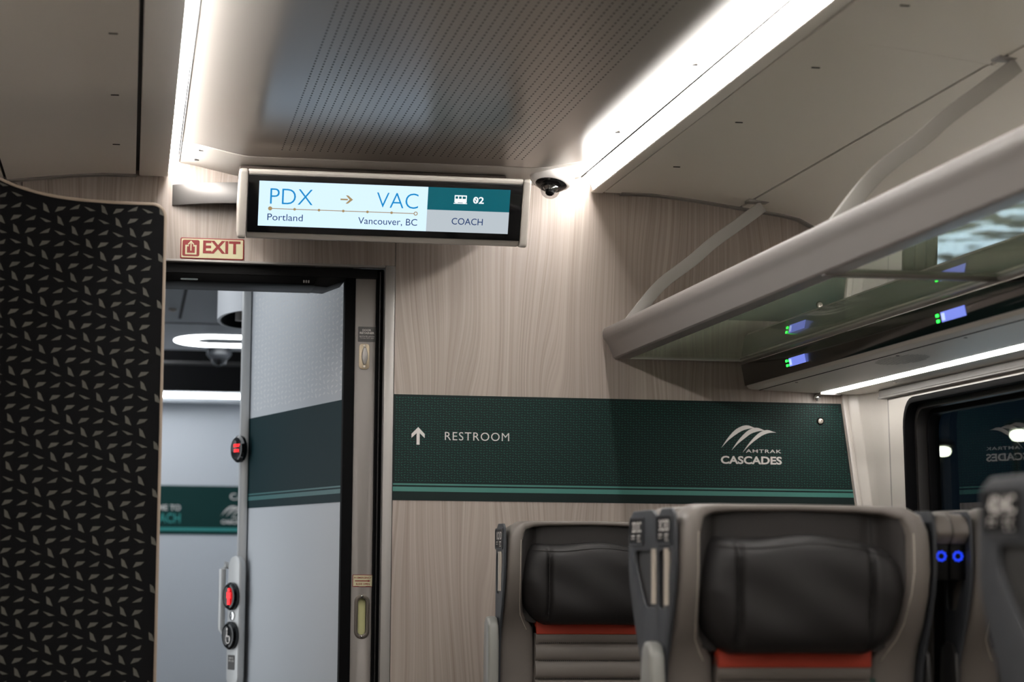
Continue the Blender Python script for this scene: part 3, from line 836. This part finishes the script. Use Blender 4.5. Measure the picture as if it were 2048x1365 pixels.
obj('screw', Fr((1.275, 5.45, 1.5740), (1, 0, 0), (0, -1, 0), (0, 0, -1)).put(MB().revolve([(.005, 0), (.005, .001), (.001, .002)], 12)), STEEL, rd)
fdir = Vector((.9965-.9855, 0, 1.5935-1.652)).normalized()
for k, y in enumerate((5.395, 4.312, 3.23, 2.15)):
    FF = Fr((.9855, y, 1.652), (0, -1, 0), tuple(-fdir), tuple(Vector((-fdir.z, 0, fdir.x))*-1))
    if FF.en.x > 0: FF.en = -FF.en
    sd = thing('seat_number_display', (.990, y, 1.62), ['small blue lit seat display on the black fascia nearest the end wall', 'small blue lit seat display on the black fascia second from the end wall',
               'small blue lit seat display on the fascia third from the end wall', 'small blue lit seat display on the fascia fourth from the end wall'][k], 'display', 'seat number displays')
    obj('screen', FF.put(MB().box(-.060, .075, -.0430, -.0215, -.001, .0010)), LCD, sd, smooth=0)
    obj('screen_symbol', FF.put(MB().flat([(-.056, -.0245), (-.038, -.0245), (-.038, -.0400), (-.056, -.0400)], 'z', .0014)), LCDW, sd, smooth=0, normals=False)
    for v in (-.0265, -.0385):
        obj('indicator', FF.put(MB().prism(rrect(-.082, v, .016, .0065, .003), 'z', -.001, .0010)), GREENLED, sd, smooth=0)

# ------------------------------------------------------------------ patterned partition (left)
YP = 4.70
pts = [(-1.30, 2.05), (-1.20, 2.012), (-1.08, 1.955), (-.966, 1.8995), (-.914, 1.880), (-.860, 1.8675), (-.808, 1.8610), (-.750, 1.8580), (-.705, 1.8570), (-.660, 1.8568)]
for i in range(9):
    a = math.radians(90-90*i/8)
    pts.append((-.6480+.0320*math.cos(a), 1.8248+.0320*math.sin(a)))
body = pts + [(-.6145, .84), (-.6130, .04), (-1.30, .04)]
part = thing('patterned_partition', (-.95, YP, 0), 'tall black partition with grey leaf pattern and tan edge on the left', 'partition')
obj('panel', MB().prism(body, 'y', YP, YP+.022), PARTN, part, smooth=30)
edge = pts + [(-.6145, .84), (-.6130, .04)]
el = _dense(edge[:10], 40)[:-1] + edge[9:]
ein = []
for i, (x, z) in enumerate(el):
    a, b = Vector(el[max(i-1, 0)]), Vector(el[min(i+1, len(el)-1)])
    d = (b-a).normalized()
    ein.append((x+d.y*.0062, z-d.x*.0062))
obj('edge_trim', MB().prism(el + ein[::-1], 'y', YP-.0016, YP+.0236), TAN, part, bevel=.0008, smooth=50)


def in_part(u, v):
    if u > -.618: return False
    for (a, b), (c, d) in zip(pts, pts[1:]):
        if a <= u <= c and c > a: return v < b+(d-b)*(u-a)/(c-a) - .004
    return False


PF = Fr((0, YP, 0), (1, 0, 0), (0, 0, 1), (0, -1, 0))
obj('leaf_print', PF.put(leaf_pattern(-1.30+.0062, -.60, .10, 2.04-.05, .0303, .0250, .0116, .0116, .0004, in_part)), PARTL, part, smooth=0, merge=False, normals=False)

# ------------------------------------------------------------------ vestibule beyond the door
struct('wall_vestibule_left', MB().box(-1.05, -1.0, YW+.06, 14.6, 0, 2.9), VPANEL, 'plain cool grey wall at the left of the vestibule', 'wall')
struct('wall_vestibule_right', MB().box(.45, .50, YW+.06, 14.6, 0, 2.9), VPANEL, 'plain cool grey wall at the right of the vestibule', 'wall')
struct('ceiling_vestibule', MB().box(-1.0, .45, YW+.06, 11.25, 2.16, 2.20), VCEIL, 'grey vestibule ceiling beyond the doorway', 'ceiling')
struct('ceiling_gangway', MB().box(-1.0, .45, 11.25, 14.6, 2.70, 2.75), RUBBER, 'black gangway roof between the cars', 'ceiling')
struct('wall_gangway', MB().box(-1.0, .45, 13.72, 13.78, 2.135, 2.70).box(-1.0, .45, 11.25, 11.29, 2.20, 2.70), RUBBER, 'black panel above the far wall', 'wall')
struct('trim_13', MB().tube([(-1.0, 12.3, 2.185), (.45, 12.3, 2.185)], .011, 8), SHELLD, 'thin grey bar under the black gangway roof', 'trim')
struct('wall_far', MB().box(-1.0, .45, 13.80, 13.85, 0, 2.20), VPANEL, 'cool grey far wall of the next car seen through the doorway', 'wall')
struct('trim_14', MB().box(-.487, -.474, 8.5, 9.75, 2.156, 2.161).box(-1.0, .45, 9.95, 9.965, 2.1575, 2.161), BLACKGAP, 'dark joints in the vestibule ceiling', 'trim')
for k, (x, y) in enumerate(((-.510, 8.52), (-.520, 9.40))):
    tag(obj('ceiling_stud', Fr((x, y, 2.16), (1, 0, 0), (0, -1, 0), (0, 0, -1)).put(MB().revolve([(.018, 0), (.017, .008), (.009, .012), (.004, .010)], 16)), STEEL),
        ['round steel stud in the vestibule ceiling, nearer the door', 'round steel stud in the vestibule ceiling, farther from the door'][k], 'stud', 'vestibule ceiling studs')
ll = thing('far_wall_light', (-.3, 13.75, 2.1), 'thin lit strip along the top of the far wall', 'light strip')
obj('diffuser', MB().box(-.99, .44, 13.74, 13.797, 2.104, 2.120), VDIFF, ll)
obj('lower_ledge', MB().box(-.99, .44, 13.70, 13.797, 2.070, 2.098), VPANEL, ll)


def loop_lamp(cy, label):
    lo = thing('loop_lamp', (-.15, cy, 2.13), label, 'ceiling light', 'vestibule loop lamps')
    o_, i_ = [], []
    for q in range(33):
        a = math.pi/2 + math.pi*q/32
        o_.append((-.30+.185*math.cos(a), cy+.275*math.sin(a)))
        i_.append((-.30+.085*math.cos(a), cy+.150*math.sin(a)))
    for q in range(33):
        a = -math.pi/2 + math.pi*q/32
        o_.append((.15+.185*math.cos(a), cy+.275*math.sin(a)))
        i_.append((.13+.120*math.cos(a), cy+.150*math.sin(a)))
    obj('ring', MB().frame(o_, i_, 'z', 2.1578, 2.1598), VDIFF, lo, smooth=30)


loop_lamp(10.74, 'glowing white loop lamp on the vestibule ceiling in view through the doorway')
vl = thing('fill_panel', (-.75, 7.2, 2.15), 'added flat fill-light panel, out of view on the vestibule ceiling above the doorway', 'ceiling light')  # fill added to brighten the vestibule, hidden from the camera
obj('rim', MB().frame(rrect(-.74, 7.2, .46, 1.86, .03), rrect(-.74, 7.2, .42, 1.82, .02), 'z', 2.150, 2.1598), ALUP, vl)
obj('diffuser', MB().prism(rrect(-.74, 7.2, .42, 1.82, .02), 'z', 2.154, 2.1598), PFILL, vl, smooth=0)
gl = thing('fill_panel', (-.82, 12.4, 2.68), 'added flat fill-light panel, out of view under the gangway roof', 'ceiling light')  # unseen glowing panel added to lighten the far wall
obj('rim', MB().frame(rrect(-.80, 12.45, .36, 2.06, .03), rrect(-.80, 12.45, .32, 2.02, .02), 'z', 2.690, 2.6998), ALUP, gl)
obj('diffuser', MB().prism(rrect(-.80, 12.45, .32, 2.02, .02), 'z', 2.694, 2.6998), GFILL, gl, smooth=0)
sc2 = thing('security_camera', (-.252, 11.15, 2.07), 'dark dome camera at the far edge of the vestibule ceiling', 'camera')
obj('base', MB().revolve([(.062, 0), (.062, .03), (.045, .05), (.03, .055)], 24).put((-.252, 11.15, 2.16), (1, 0, 0), (0, -1, 0), (0, 0, -1)), mat('camera grey', (58, 60, 64), .4), sc2)
obj('dome', MB().revolve([(.040, .042), (.038, .060), (.028, .078), (.008, .086)], 24).put((-.252, 11.15, 2.16), (1, 0, 0), (0, -1, 0), (0, 0, -1)), GLOSSBLK, sc2)

wl = thing('wall_fill', (-.99, 7.0, .5), 'added tall fill-light panel, out of view low on the left vestibule wall', 'fill light')  # invented glowing panel out of view, lifts the lower restroom wall
obj('rim', MB().box(-1.0, -.985, 6.55, 7.45, .40, 1.60), ALUP, wl, bevel=.003)
obj('diffuser', MB().box(-.985, -.980, 6.57, 7.43, .42, 1.58), WFILL, wl, smooth=0)

# far wall band
FW = Fr((0, 13.80, 0), (1, 0, 0), (0, 0, 1), (0, -1, 0))
fb = thing('far_green_band', (-.28, 13.8, 1.255), 'green band with welcome lettering on the far wall through the doorway', 'wall graphic')
obj('vinyl', FW.put(MB().box(-.99, .44, 1.253, 1.556, .0005, .003)), mat('green vinyl', (4, 46, 44), .65, spec=.2), fb, smooth=0)
obj('stripe', FW.put(MB().flat([(-.99, 1.296), (.44, 1.296), (.44, 1.277), (-.99, 1.277)], 'z', .004)), TEALTXT, fb, smooth=0, normals=False)
lettering('WELCOME TO', FW, (-.672, 1.402, -.366, 1.436), .005, LETTER, fb, .01)
lettering('COACH', FW, (-.592, 1.325, -.366, 1.384), .005, TEALTXT, fb, .01)
lettering('CAR', FW, (-.063, 1.472, .060, 1.512), .005, LETTER, fb, .01)
for mb in logo_arcs(-.147, 1.300, 1.0, .005): obj('emblem_arc', FW.put(mb), LETTER, fb, smooth=0, normals=False)
lettering('AMTRAK', FW, (-.048, 1.357, .052, 1.367), .005, LETTER, fb, .022)
lettering('CASCADES', FW, (-.114, 1.322, .056, 1.347), .005, LETTER, fb, .030)

# slanted restroom wall with band, end post, buttons
B_, A_ = Vector((-.094, 6.130, 0)), Vector((-.3080, 7.075, 0))
RL = (A_-B_).length
RF = Fr(tuple(A_), tuple(B_-A_), (0, 0, 1))       # u from far end towards the near end, outward = towards the aisle
if RF.en.y > 0: RF.en = -RF.en
struct('wall_restroom', RF.put(MB().box(0, RL, 0.02, 2.155, -.04, 0)), VPANEL, 'slanted cool grey restroom wall just inside the doorway', 'wall', bevel=.002)
struct('trim_15', RF.put(MB().box(RL+.001, RL+.008, .02, 2.155, -.04, .004)), ALU, 'thin metal edge on the near end of the restroom wall', 'trim')
vb = thing('restroom_wall_band', tuple(RF.o+RF.ex*RL/2+Vector((0, 0, 1.264))), 'dark teal band with two stripes on the slanted restroom wall', 'wall graphic')
obj('vinyl', RF.put(MB().box(.001, RL-.001, 1.264, 1.55, .0004, .0014)), VDARK, vb, smooth=0)
obj('stripe', RF.put(MB().flat([(.001, 1.3095), (RL-.001, 1.3095), (RL-.001, 1.3050), (.001, 1.3050)], 'z', .0018)), mat('muted teal stripe', (50, 100, 100), .45), vb, smooth=0, normals=False)
obj('stripe', RF.put(MB().flat([(.001, 1.3005), (RL-.001, 1.3005), (RL-.001, 1.2880), (.001, 1.2880)], 'z', .0018)), bpy.data.materials['muted teal stripe'], vb, smooth=0, normals=False)
wp = tag(obj('leaf_print', RF.put(leaf_pattern(.02, RL-.01, 1.56, 2.14, .0380, .0165, .0140, .0085, .00012)), VLEAF, smooth=0, merge=False, normals=False),
         'faint pale leaf print on the upper slanted restroom wall', 'wall graphic')
post = MB().box(-.336, -.3085, 7.060, 7.120, .02, 2.155)
post.box(-.327, -.286, 7.1205, 7.16, .02, 2.155)
struct('trim_16', post, VPOST, 'satin metal end post of the restroom wall', 'post', bevel=.004)

nrm = Vector((-.90, -.436, 0)).normalized()
ax_ = Vector((nrm.y*-1, nrm.x, 0)) * -1
if ax_.x < 0: ax_ = -ax_


def button(mbp, z, o, parent, glyph, dia=.088):
    F_ = Fr((o.x, o.y, z), tuple(ax_), (0, 0, 1), tuple(nrm))
    b = obj('button', F_.put(MB().revolve([(dia/2, 0), (dia/2, .010), (dia/2-.006, .017), (dia/2-.012, .018), (dia/2-.016, .015)], 28)), GLOSSBLK, parent)
    g = glyph()
    obj('symbol', F_.put(g[0]), g[1], b, smooth=0, normals=False)
    return b


def g_person():
    mb = disc(.0060, .0155, .0165, 12, 0, .020)
    for a, b, c, d in ((-.011, .011, .010, .013), (-.008, .008, -.006, .010), (-.007, -.001, -.026, -.006), (.001, .007, -.026, -.006), (-.012, -.009, -.006, .012), (.009, .012, -.006, .012)):
        mb.box(a, b, c, d, .0155, .0165)
    return mb, REDLED


def g_words():
    mb = text_mb('STOP', -.020, .006, .020, .016, .0162, .02)
    mb.join(text_mb('DOOR', -.016, -.010, .016, .000, .0162, .02))
    return mb, REDLED


def g_chair():
    mb = disc(.0045, .0155, .0165, 12, -.006, .020)
    for q in range(16):
        a, b = math.radians(120+q*17), math.radians(137+q*17)
        mb.flat([(.012*math.cos(a), -.010+.012*math.sin(a)), (.0155*math.cos(a), -.010+.0155*math.sin(a)), (.0155*math.cos(b), -.010+.0155*math.sin(b)), (.012*math.cos(b), -.010+.012*math.sin(b))], 'z', .0162)
    for a, b, c, d in ((-.008, -.003, -.004, .014), (-.003, .010, -.004, 0), (.007, .011, -.016, -.002)): mb.box(a, b, c, d, .0155, .0165)
    return mb, LETTER


db = thing('door_button', (-.336, 7.06, 1.41), 'single round black button with red lit letters high on the metal post', 'button', 'door buttons')
button(None, 1.452, Vector((-.333, 7.064, 0)), db, g_words, .086)
pod = thing('button_panel', (-.345, 7.04, .70), 'tall rounded silver panel with two black buttons on the metal post', 'button panel', 'door buttons')
PO = Vector((-.336, 7.058, 0))
PDF = Fr((PO.x, PO.y, 0), tuple(ax_), (0, 0, 1), tuple(nrm))
obj('plate', PDF.put(MB().prism(rrect(0, .905, .078, .415, .038, 10), 'z', -.012, .014)), VPOST, pod, bevel=.007, seg=3)
PB = PO + nrm*.014
button(None, .985, PB, pod, g_person, .088)
button(None, .862, PB, pod, g_chair, .088)
obj('key_lock', Fr((PB.x, PB.y, .924), tuple(ax_), (0, 0, 1), tuple(nrm)).put(MB().revolve([(.014, 0), (.014, .004), (.010, .006), (.003, .005)], 20)), CHROME, pod)
ps = obj('sticker', PDF.put(MB().prism(rrect(-.002, .778, .044, .046, .003), 'z', .0142, .0148)), DKSTICK, pod, smooth=0, label='dark instruction sticker')
PT = Fr((PO.x, PO.y, 0), tuple(ax_), (0, 0, 1), tuple(nrm))
lettering('PRESS TO', PT, (-.016, .789, .012, .794), .0152, STICKTXT, ps, .01)
lettering('OPEN / CLOSE', PT, (-.019, .780, .015, .786), .0152, STICKTXT, ps, .01)
gh = thing('grab_handle', (-.40, 7.10, .85), 'pale vertical grab handle behind the button panel', 'grab handle')
obj('bar', MB().tube([(-.345, 7.135, 1.075), (-.372, 7.130, 1.085), (-.380, 7.128, 1.070), (-.380, 7.128, .880), (-.372, 7.130, .865), (-.345, 7.135, .875)], .011, 12), VPOST, gh)

# curved shroud hanging from the vestibule ceiling beside the post
sh = thing('curved_shroud', (-.30, 7.35, 1.85), 'curved pale shroud hanging from the vestibule ceiling beside the metal post', 'ceiling fitting')
o_, i_ = [], []
for q in range(49):
    a = math.radians(80 + 200*q/48)
    o_.append((-.300+.103*math.cos(a), 7.425+.300*math.sin(a)))
    i_.append((-.300+.093*math.cos(a), 7.425+.288*math.sin(a)))
obj('outer_skin', MB().prism(o_ + i_[::-1], 'z', 1.906, 2.158), mat('pale shroud', (196, 198, 202), .35), sh, smooth=40)
o2 = [(-.300+.0925*math.cos(math.radians(80+200*q/48)), 7.425+.2875*math.sin(math.radians(80+200*q/48))) for q in range(49)]
i2 = [(-.300+.0885*math.cos(math.radians(80+200*q/48)), 7.425+.2825*math.sin(math.radians(80+200*q/48))) for q in range(49)]
obj('inner_lining', MB().prism(o2 + i2[::-1], 'z', 1.908, 2.157), BLACKPL, sh, smooth=40)
obj('socket', MB().tube([(-.325, 7.40, 1.90), (-.325, 7.40, 2.157)], .02, 12), ALUP, sh)

# ------------------------------------------------------------------ coach seats
def ss(a, b, x):
    t = max(0, min(1, (x-a)/(b-a)))
    return t*t*(3-2*t)


def make_seat(aisle, number, label, rod_y=.052, arm=True, deep=.128):
    """seat facing -y, front of the head wings at y=0, middle at x=0; aisle = -1/+1 is the side with the number plaque"""
    t = thing('coach_seat', (0, 0, 0), label, 'seat', 'coach seats')
    # soft grey surround: side bolsters and thin top roll
    st_ = [(-.180, .44, .045, .100), (-.180, .80, .045, .105), (-.182, .90, .044, .096), (-.184, .932, .043, .088), (-.191, .952, .036, .078), (-.197, .972, .029, .064), (-.2005, 1.00, .0255, .040),
           (-.203, 1.05, .0230, .012), (-.2035, 1.09, .0215, 0), (-.203, 1.13, .0210, 0), (-.2015, 1.155, .0200, .001), (-.193, 1.1765, .0190, .006), (-.178, 1.1895, .0130, .018), (-.150, 1.1945, .0085, .044), (-.11, 1.1965, .0068, .062), (0, 1.198, .006, .070)]
    full = st_ + [(-a, b, c, d) for a, b, c, d in reversed(st_[:-1])]
    rings = []
    for i, (x, z, hw, yf) in enumerate(full):
        p, q = full[max(i-1, 0)], full[min(i+1, len(full)-1)]
        d = Vector((q[0]-p[0], 0, q[1]-p[1])).normalized()
        lat = Vector((d.z, 0, -d.x))
        yb = .128
        r = []
        for k in range(20):
            a = 2*math.pi*k/20
            c, s_ = math.cos(a), math.sin(a)
            cu = math.copysign(abs(c)**.55, c)
            su = math.copysign(abs(s_)**.55, s_)
            r.append(Vector((x, (yf+yb)/2+su*(yb-yf)/2, z)) + lat*cu*hw)
        rings.append(r)
    obj('side_bolster', MB().loft(rings), LEATHER, t, smooth=60, label='warm grey leather surround')
    # pale stitching along the bolster face
    for sg in (-1, 1):
        for off in (.62,):
            pth = []
            for (x, z, hw, yf) in st_[2:11]:
                pth.append((sg*(-x - hw*off), yf+.0035 if z > .9 else yf+.003, z))
            obj('stitching', MB().tube(pth, .0009, 5), STITCH, t)
    # dark head lining
    g = MB()
    nx_, nz_ = 40, 26
    def hy(x): return .082 - .055*ss(.135, .182, abs(x)) - .004*ss(.02, 0, abs(abs(x)-.140))*-1
    fr, bk = [], []
    for j in range(nz_+1):
        z = .952+(1.1955-.952)*j/nz_
        hwz = .189 if z > 1.0 else .138+.051*math.sqrt(max(0, 1-((1.0-z)/.049)**2))
        sd = ss(.98, 1.07, z)
        xs_ = [hwz*(-1+2*i/nx_) for i in range(nx_+1)]
        fr.append([(x, .082-(.082-hy(x))*sd, z) for x in xs_])
        bk.append([(x, .120, z) for x in xs_])
    ring_s = [f + b[::-1] for f, b in zip(fr, bk)]
    g.loft(ring_s)
    hl = obj('head_lining', g, CHARCL, t, smooth=50)
    for sg in (-1, 1):
        obj('seam', MB().tube([(sg*.140, hy(.14)-.0004, .96), (sg*.140, hy(.14)-.0004, 1.193)], .0014, 6), SEAM, hl)
    # pillow
    def pw_(z):
        q = [(.946, .112), (.955, .134), (.970, .152), (.99, .167), (1.02, .179), (1.055, .188), (1.08, .187), (1.10, .183), (1.12, .176), (1.135, .166), (1.146, .152), (1.150, .140)]
        for (a, b), (c, d) in zip(q, q[1:]):
            if z <= c: return b+(d-b)*(z-a)/(c-a)
        return q[-1][1]
    nu, nv = 96, 34
    F_, B__ = [], []
    for j in range(nv+1):
        v = -1+2*j/nv
        z = 1.049+.1005*math.copysign(1-(1-abs(v))**1.25, v)
        wz = pw_(z)
        rowf, rowb = [], []
        for i in range(nu+1):
            u = -1+2*i/nu
            x = wz*u
            zz_ = z - .004*(1-math.cos(u*math.pi))/2*(1 if v > 0 else .2) - (.020*ss(.085, .19, x)*ss(0, 1, v)) + (.003*math.sin(5*u+1) if v > .7 else 0)
            bulge = max(0, 1-abs(u)**5)**.45 * max(0, 1-abs(v)**4)**.5
            y = .070 - .072*bulge
            y -= .010*ss(.10, .17, abs(x))*bulge                      # the side lobes come forward
            y += .014*math.exp(-((abs(x)-.1165)/.006)**2)*bulge        # creases
            y += .006*math.exp(-((zz_-1.1375)/.0030)**2)*bulge         # top seam
            y += .0035*math.sin(x*31+z*22)*math.sin(z*38+x*9)*bulge
            rowf.append((x, y, zz_)); rowb.append((x, .084, zz_))
        F_.append(rowf); B__.append(rowb)
    pm_ = MB().loft([f + b[::-1] for f, b in zip(F_, B__)])
    pl = obj('headrest_pillow', pm_, CHARC, t, smooth=70, label='charcoal leather headrest pillow')
    for sg in (-1, 1):
        pth = []
        for j in range(3, nv-4):
            row = F_[j]
            b = min(row, key=lambda p: abs(p[0]-sg*.1165))
            pth.append((sg*.1165, min(b[1], min(p[1] for p in row if abs(p[0]-sg*.1165) < .009)+.009), b[2]))
        obj('seam', MB().tube(pth, .0013, 6), SEAM, pl)
    jt = min(range(nv+1), key=lambda j: abs(F_[j][nu//2][2]-1.1375))
    obj('seam', MB().tube([(p[0], p[1]-.0004, p[2]) for p in F_[jt][3:-3]], .0012, 6), SEAM, pl)
    # orange strip and quilted back
    obj('accent_strip', MB().box(-.137, .137, .074, .12, .924, .958), ORANGE, t, bevel=.003, label='burnt orange strip')
    rows = []
    nz2 = 96
    for j in range(nz2+1):
        z = .46+(.9445-.46)*j/nz2
        ph_ = ((.9445-z)/.0440) % 1
        c = (.5-abs(ph_-.5))*2
        y = .094 - .016*(1-(1-c)**2.6)**.5
        f = [(-.137+.274*i/8, y+.004*abs(i-4)/4*0, z) for i in range(9)]
        rows.append(f + [(.137, .125, z), (-.137, .125, z)])
    bc = obj('back_cushion', MB().loft(rows), LEATHER, t, smooth=50)
    for k in range(0, 10):
        zq = .9445-.044*k
        mbst = MB()
        for i in range(-25, 26): mbst.box(i*.0051-.0013, i*.0051+.0013, .0825, .0850, zq+.0016, zq+.0034)
        obj('stitching', mbst, SEAM, bc, smooth=0)
    obj('maker_tag', MB().box(.1335, .1485, .088, .1005, .838, .905).map(lambda p: p), TAG, t, bevel=.001, label='dark green tag')
    # shell
    rg = []
    for z, hw, y1 in ((.40, .212, .184), (.60, .214, .184), (.90, .214, .184), (1.05, .213, .182), (1.15, .211, .178), (1.180, .203, .170), (1.192, .185, .150)):
        rg.append([(x, y, z) for x, y in ((-hw, .122), (hw, .122), (hw, .150), (hw-.02, y1-.008), (hw-.05, y1), (-hw+.05, y1), (-hw+.02, y1-.008), (-hw, .150))])
    obj('back_shell', MB().loft(rg), SHELLD, t, smooth=60)
    for sg in (-1, 1):
        ys = [(.004, 1.15), (.004, 1.09), (.013, 1.06), (.040, 1.012), (.072, .965), (.098, .93), (.108, .88), (.110, .60), (.178, .60), (.183, .93), (.183, 1.10), (.181, 1.155), (.168, 1.184), (.140, 1.195), (.040, 1.1945), (.018, 1.185)]
        # opening matched point by point
        yi = [(.046, 1.118), (.046, 1.104), (.052, 1.092), (.076, 1.060), (.100, 1.032), (.108, 1.026), (.112, 1.024), (.118, 1.0235), (.160, 1.0235), (.168, 1.028), (.170, 1.06), (.170, 1.105), (.168, 1.116), (.160, 1.122), (.060, 1.122), (.050, 1.121)]
        ys = [(a*deep/.183 if a > .11 or deep < .15 else a, b) for a, b in ys]
        yi = [(a*deep/.183, b) for a, b in yi]
        m = MB().frame(ys, yi, 'x', sg*.2250, sg*.2310)
        pnl = obj('side_panel', m, SHELL, t, bevel=.0025, seg=2, smooth=50)
        obj('recess', MB().prism(yi, 'x', sg*.2235, sg*.2252), SHELLD, pnl)
        if sg == aisle: obj('grab_bar', MB().tube([(sg*.2305, rod_y, 1.126), (sg*.2305, rod_y, 1.030)], .0074, 12), STEEL, pnl, label='brushed steel grab bar')
        # upright armrest
        ar_ = [(.060, .58), (.056, .90), (.062, .948), (.078, .966), (.110, .968), (.130, .955), (.138, .90), (.138, .58)]
        if sg == aisle and not arm:
            pass
        elif sg == aisle:
            obj('armrest', MB().prism(ar_, 'x', sg*.2320, sg*.2590), ARMR, t, bevel=.008, seg=3, label='light grey folded-up armrest')
        else:
            obj('armrest', MB().prism(ar_, 'x', sg*.2320, sg*.2380), SHELLD, t, bevel=.002)
        if sg == aisle:
            SF = Fr((sg*.2310, 0, 0), (0, 1, 0) if sg > 0 else (0, 1, 0), (0, 0, 1), (sg, 0, 0))
            if sg > 0: ufl = 1
            pq = obj('number_plaque', SF.put(MB().frame(rrect(.074, 1.1575, .112, .0520, .008), rrect(.074, 1.1575, .104, .0440, .006), 'z', 0, .0022)), SHELL, t, bevel=.0006)
            obj('plaque_face', SF.put(MB().prism(rrect(.074, 1.1575, .1045, .0445, .006), 'z', 0, .0008)), BLACKPL, pq)
            # letters read the right way round from the aisle
            ex_ = Vector((0, -1, 0)) if sg < 0 else Vector((0, 1, 0))
            TF = Fr((sg*(.2310+.0012), .074, 1.1575), tuple(ex_), (0, 0, 1), (sg, 0, 0))
            lettering(number, TF, (-.036, -.002, .036, .0175), 0, LETTER, pq, .02)
            bd = MB()
            for cx_ in (-.034, -.020, .010, .024):
                for (a, b) in ((0, 0), (.004, 0), (0, -.005), (.004, -.010))[: 3 + (cx_ > 0)]:
                    bd.join(disc(.0015, 0, .0012, 8, cx_+a, -.008+b))
            obj('braille_dots', TF.put(bd), LETTER, pq)
        else:
            # reading light pod on the side towards the neighbour
            x0_, x1_ = sg*.2315, sg*.2600
            px_ = [(.008, 1.172), (.003, 1.156), (.012, 1.146), (.020, 1.138), (.095, 1.138), (.105, 1.146), (.105, 1.180), (.090, 1.192), (.040, 1.190), (.020, 1.184)]
            rp_ = obj('reading_light', MB().prism(px_, 'x', x0_, x1_), LEATHER, t, bevel=.004, seg=3, label='soft-topped reading light pod')
            obj('light_recess', MB().box(min(x0_, x1_)+.001, max(x0_, x1_)-.001, .024, .096, 1.076, 1.1375), BLACKPL, rp_, bevel=.002)
            bl = MB()
            for q in range(9):
                a = math.radians(q*40)
                bl.join(disc(.0019, .0003, .0012, 8, 0.0075*math.cos(a), .0072*math.sin(a)))
            obj('light_ring', Fr((sg*.2457, .0238, 1.117), (1, 0, 0), (0, 0, 1), (0, -1, 0)).put(bl), BLUELED, rp_, label='blue lit ring')
    # cushion and base below the frame of the photograph
    obj('seat_cushion', MB().box(-.215, .215, -.36, .085, .33, .455), LEATHER, t, bevel=.03, seg=3)
    obj('seat_pan', MB().box(-.205, .205, -.34, .13, .27, .329), SHELLD, t, bevel=.01)
    obj('pedestal', MB().box(-.05, .05, -.20, .02, 0.0, .269), SHELLD, t, bevel=.01)
    return t


def copy_tree(o, parent=None):
    c = o.copy()
    COL.objects.link(c)
    if parent: c.parent = parent
    for ch in o.children: copy_tree(ch, c)
    return c


SX, SX2 = .4535, .9750
s1 = make_seat(-1, '3C/3D', 'grey leather aisle seat facing the viewer in the nearer full row, largest in view')
s1.location = (SX, 3.598, 0)
s2 = make_seat(-1, '1C/1D', 'grey leather aisle seat against the wood end wall below the green band')
s2.location = (SX, 5.30, 0)
s3 = make_seat(1, '2D/2C', 'aisle seat facing away with steel grab bar, back to back behind the largest seat', .212, False, .240)
s3.location = (SX+.006, 3.978, 0); s3.rotation_euler = (0, 0, math.pi)
s4 = make_seat(1, '4D/4C', 'blurred seat side with number plaque at the right edge of the view', .212, False, .240)
s4.location = (SX+.008, 2.285, 0); s4.rotation_euler = (0, 0, math.pi)
w1 = make_seat(1, '3A/3B', 'window seat beside the largest seat, under the window')
# the window seat's number plaque faces the wall side
w1.location = (SX2, 3.598, 0)
w2 = copy_tree(w1)
w2['label'] = 'window seat against the end wall, hidden behind the largest seat'
w2.location = (SX2, 5.30, 0)
w3 = copy_tree(s1)
w3['label'] = 'window seat facing away, behind the gap beside the largest seat'
w3.location = (SX2+.010, 3.978, 0); w3.rotation_euler = (0, 0, math.pi)
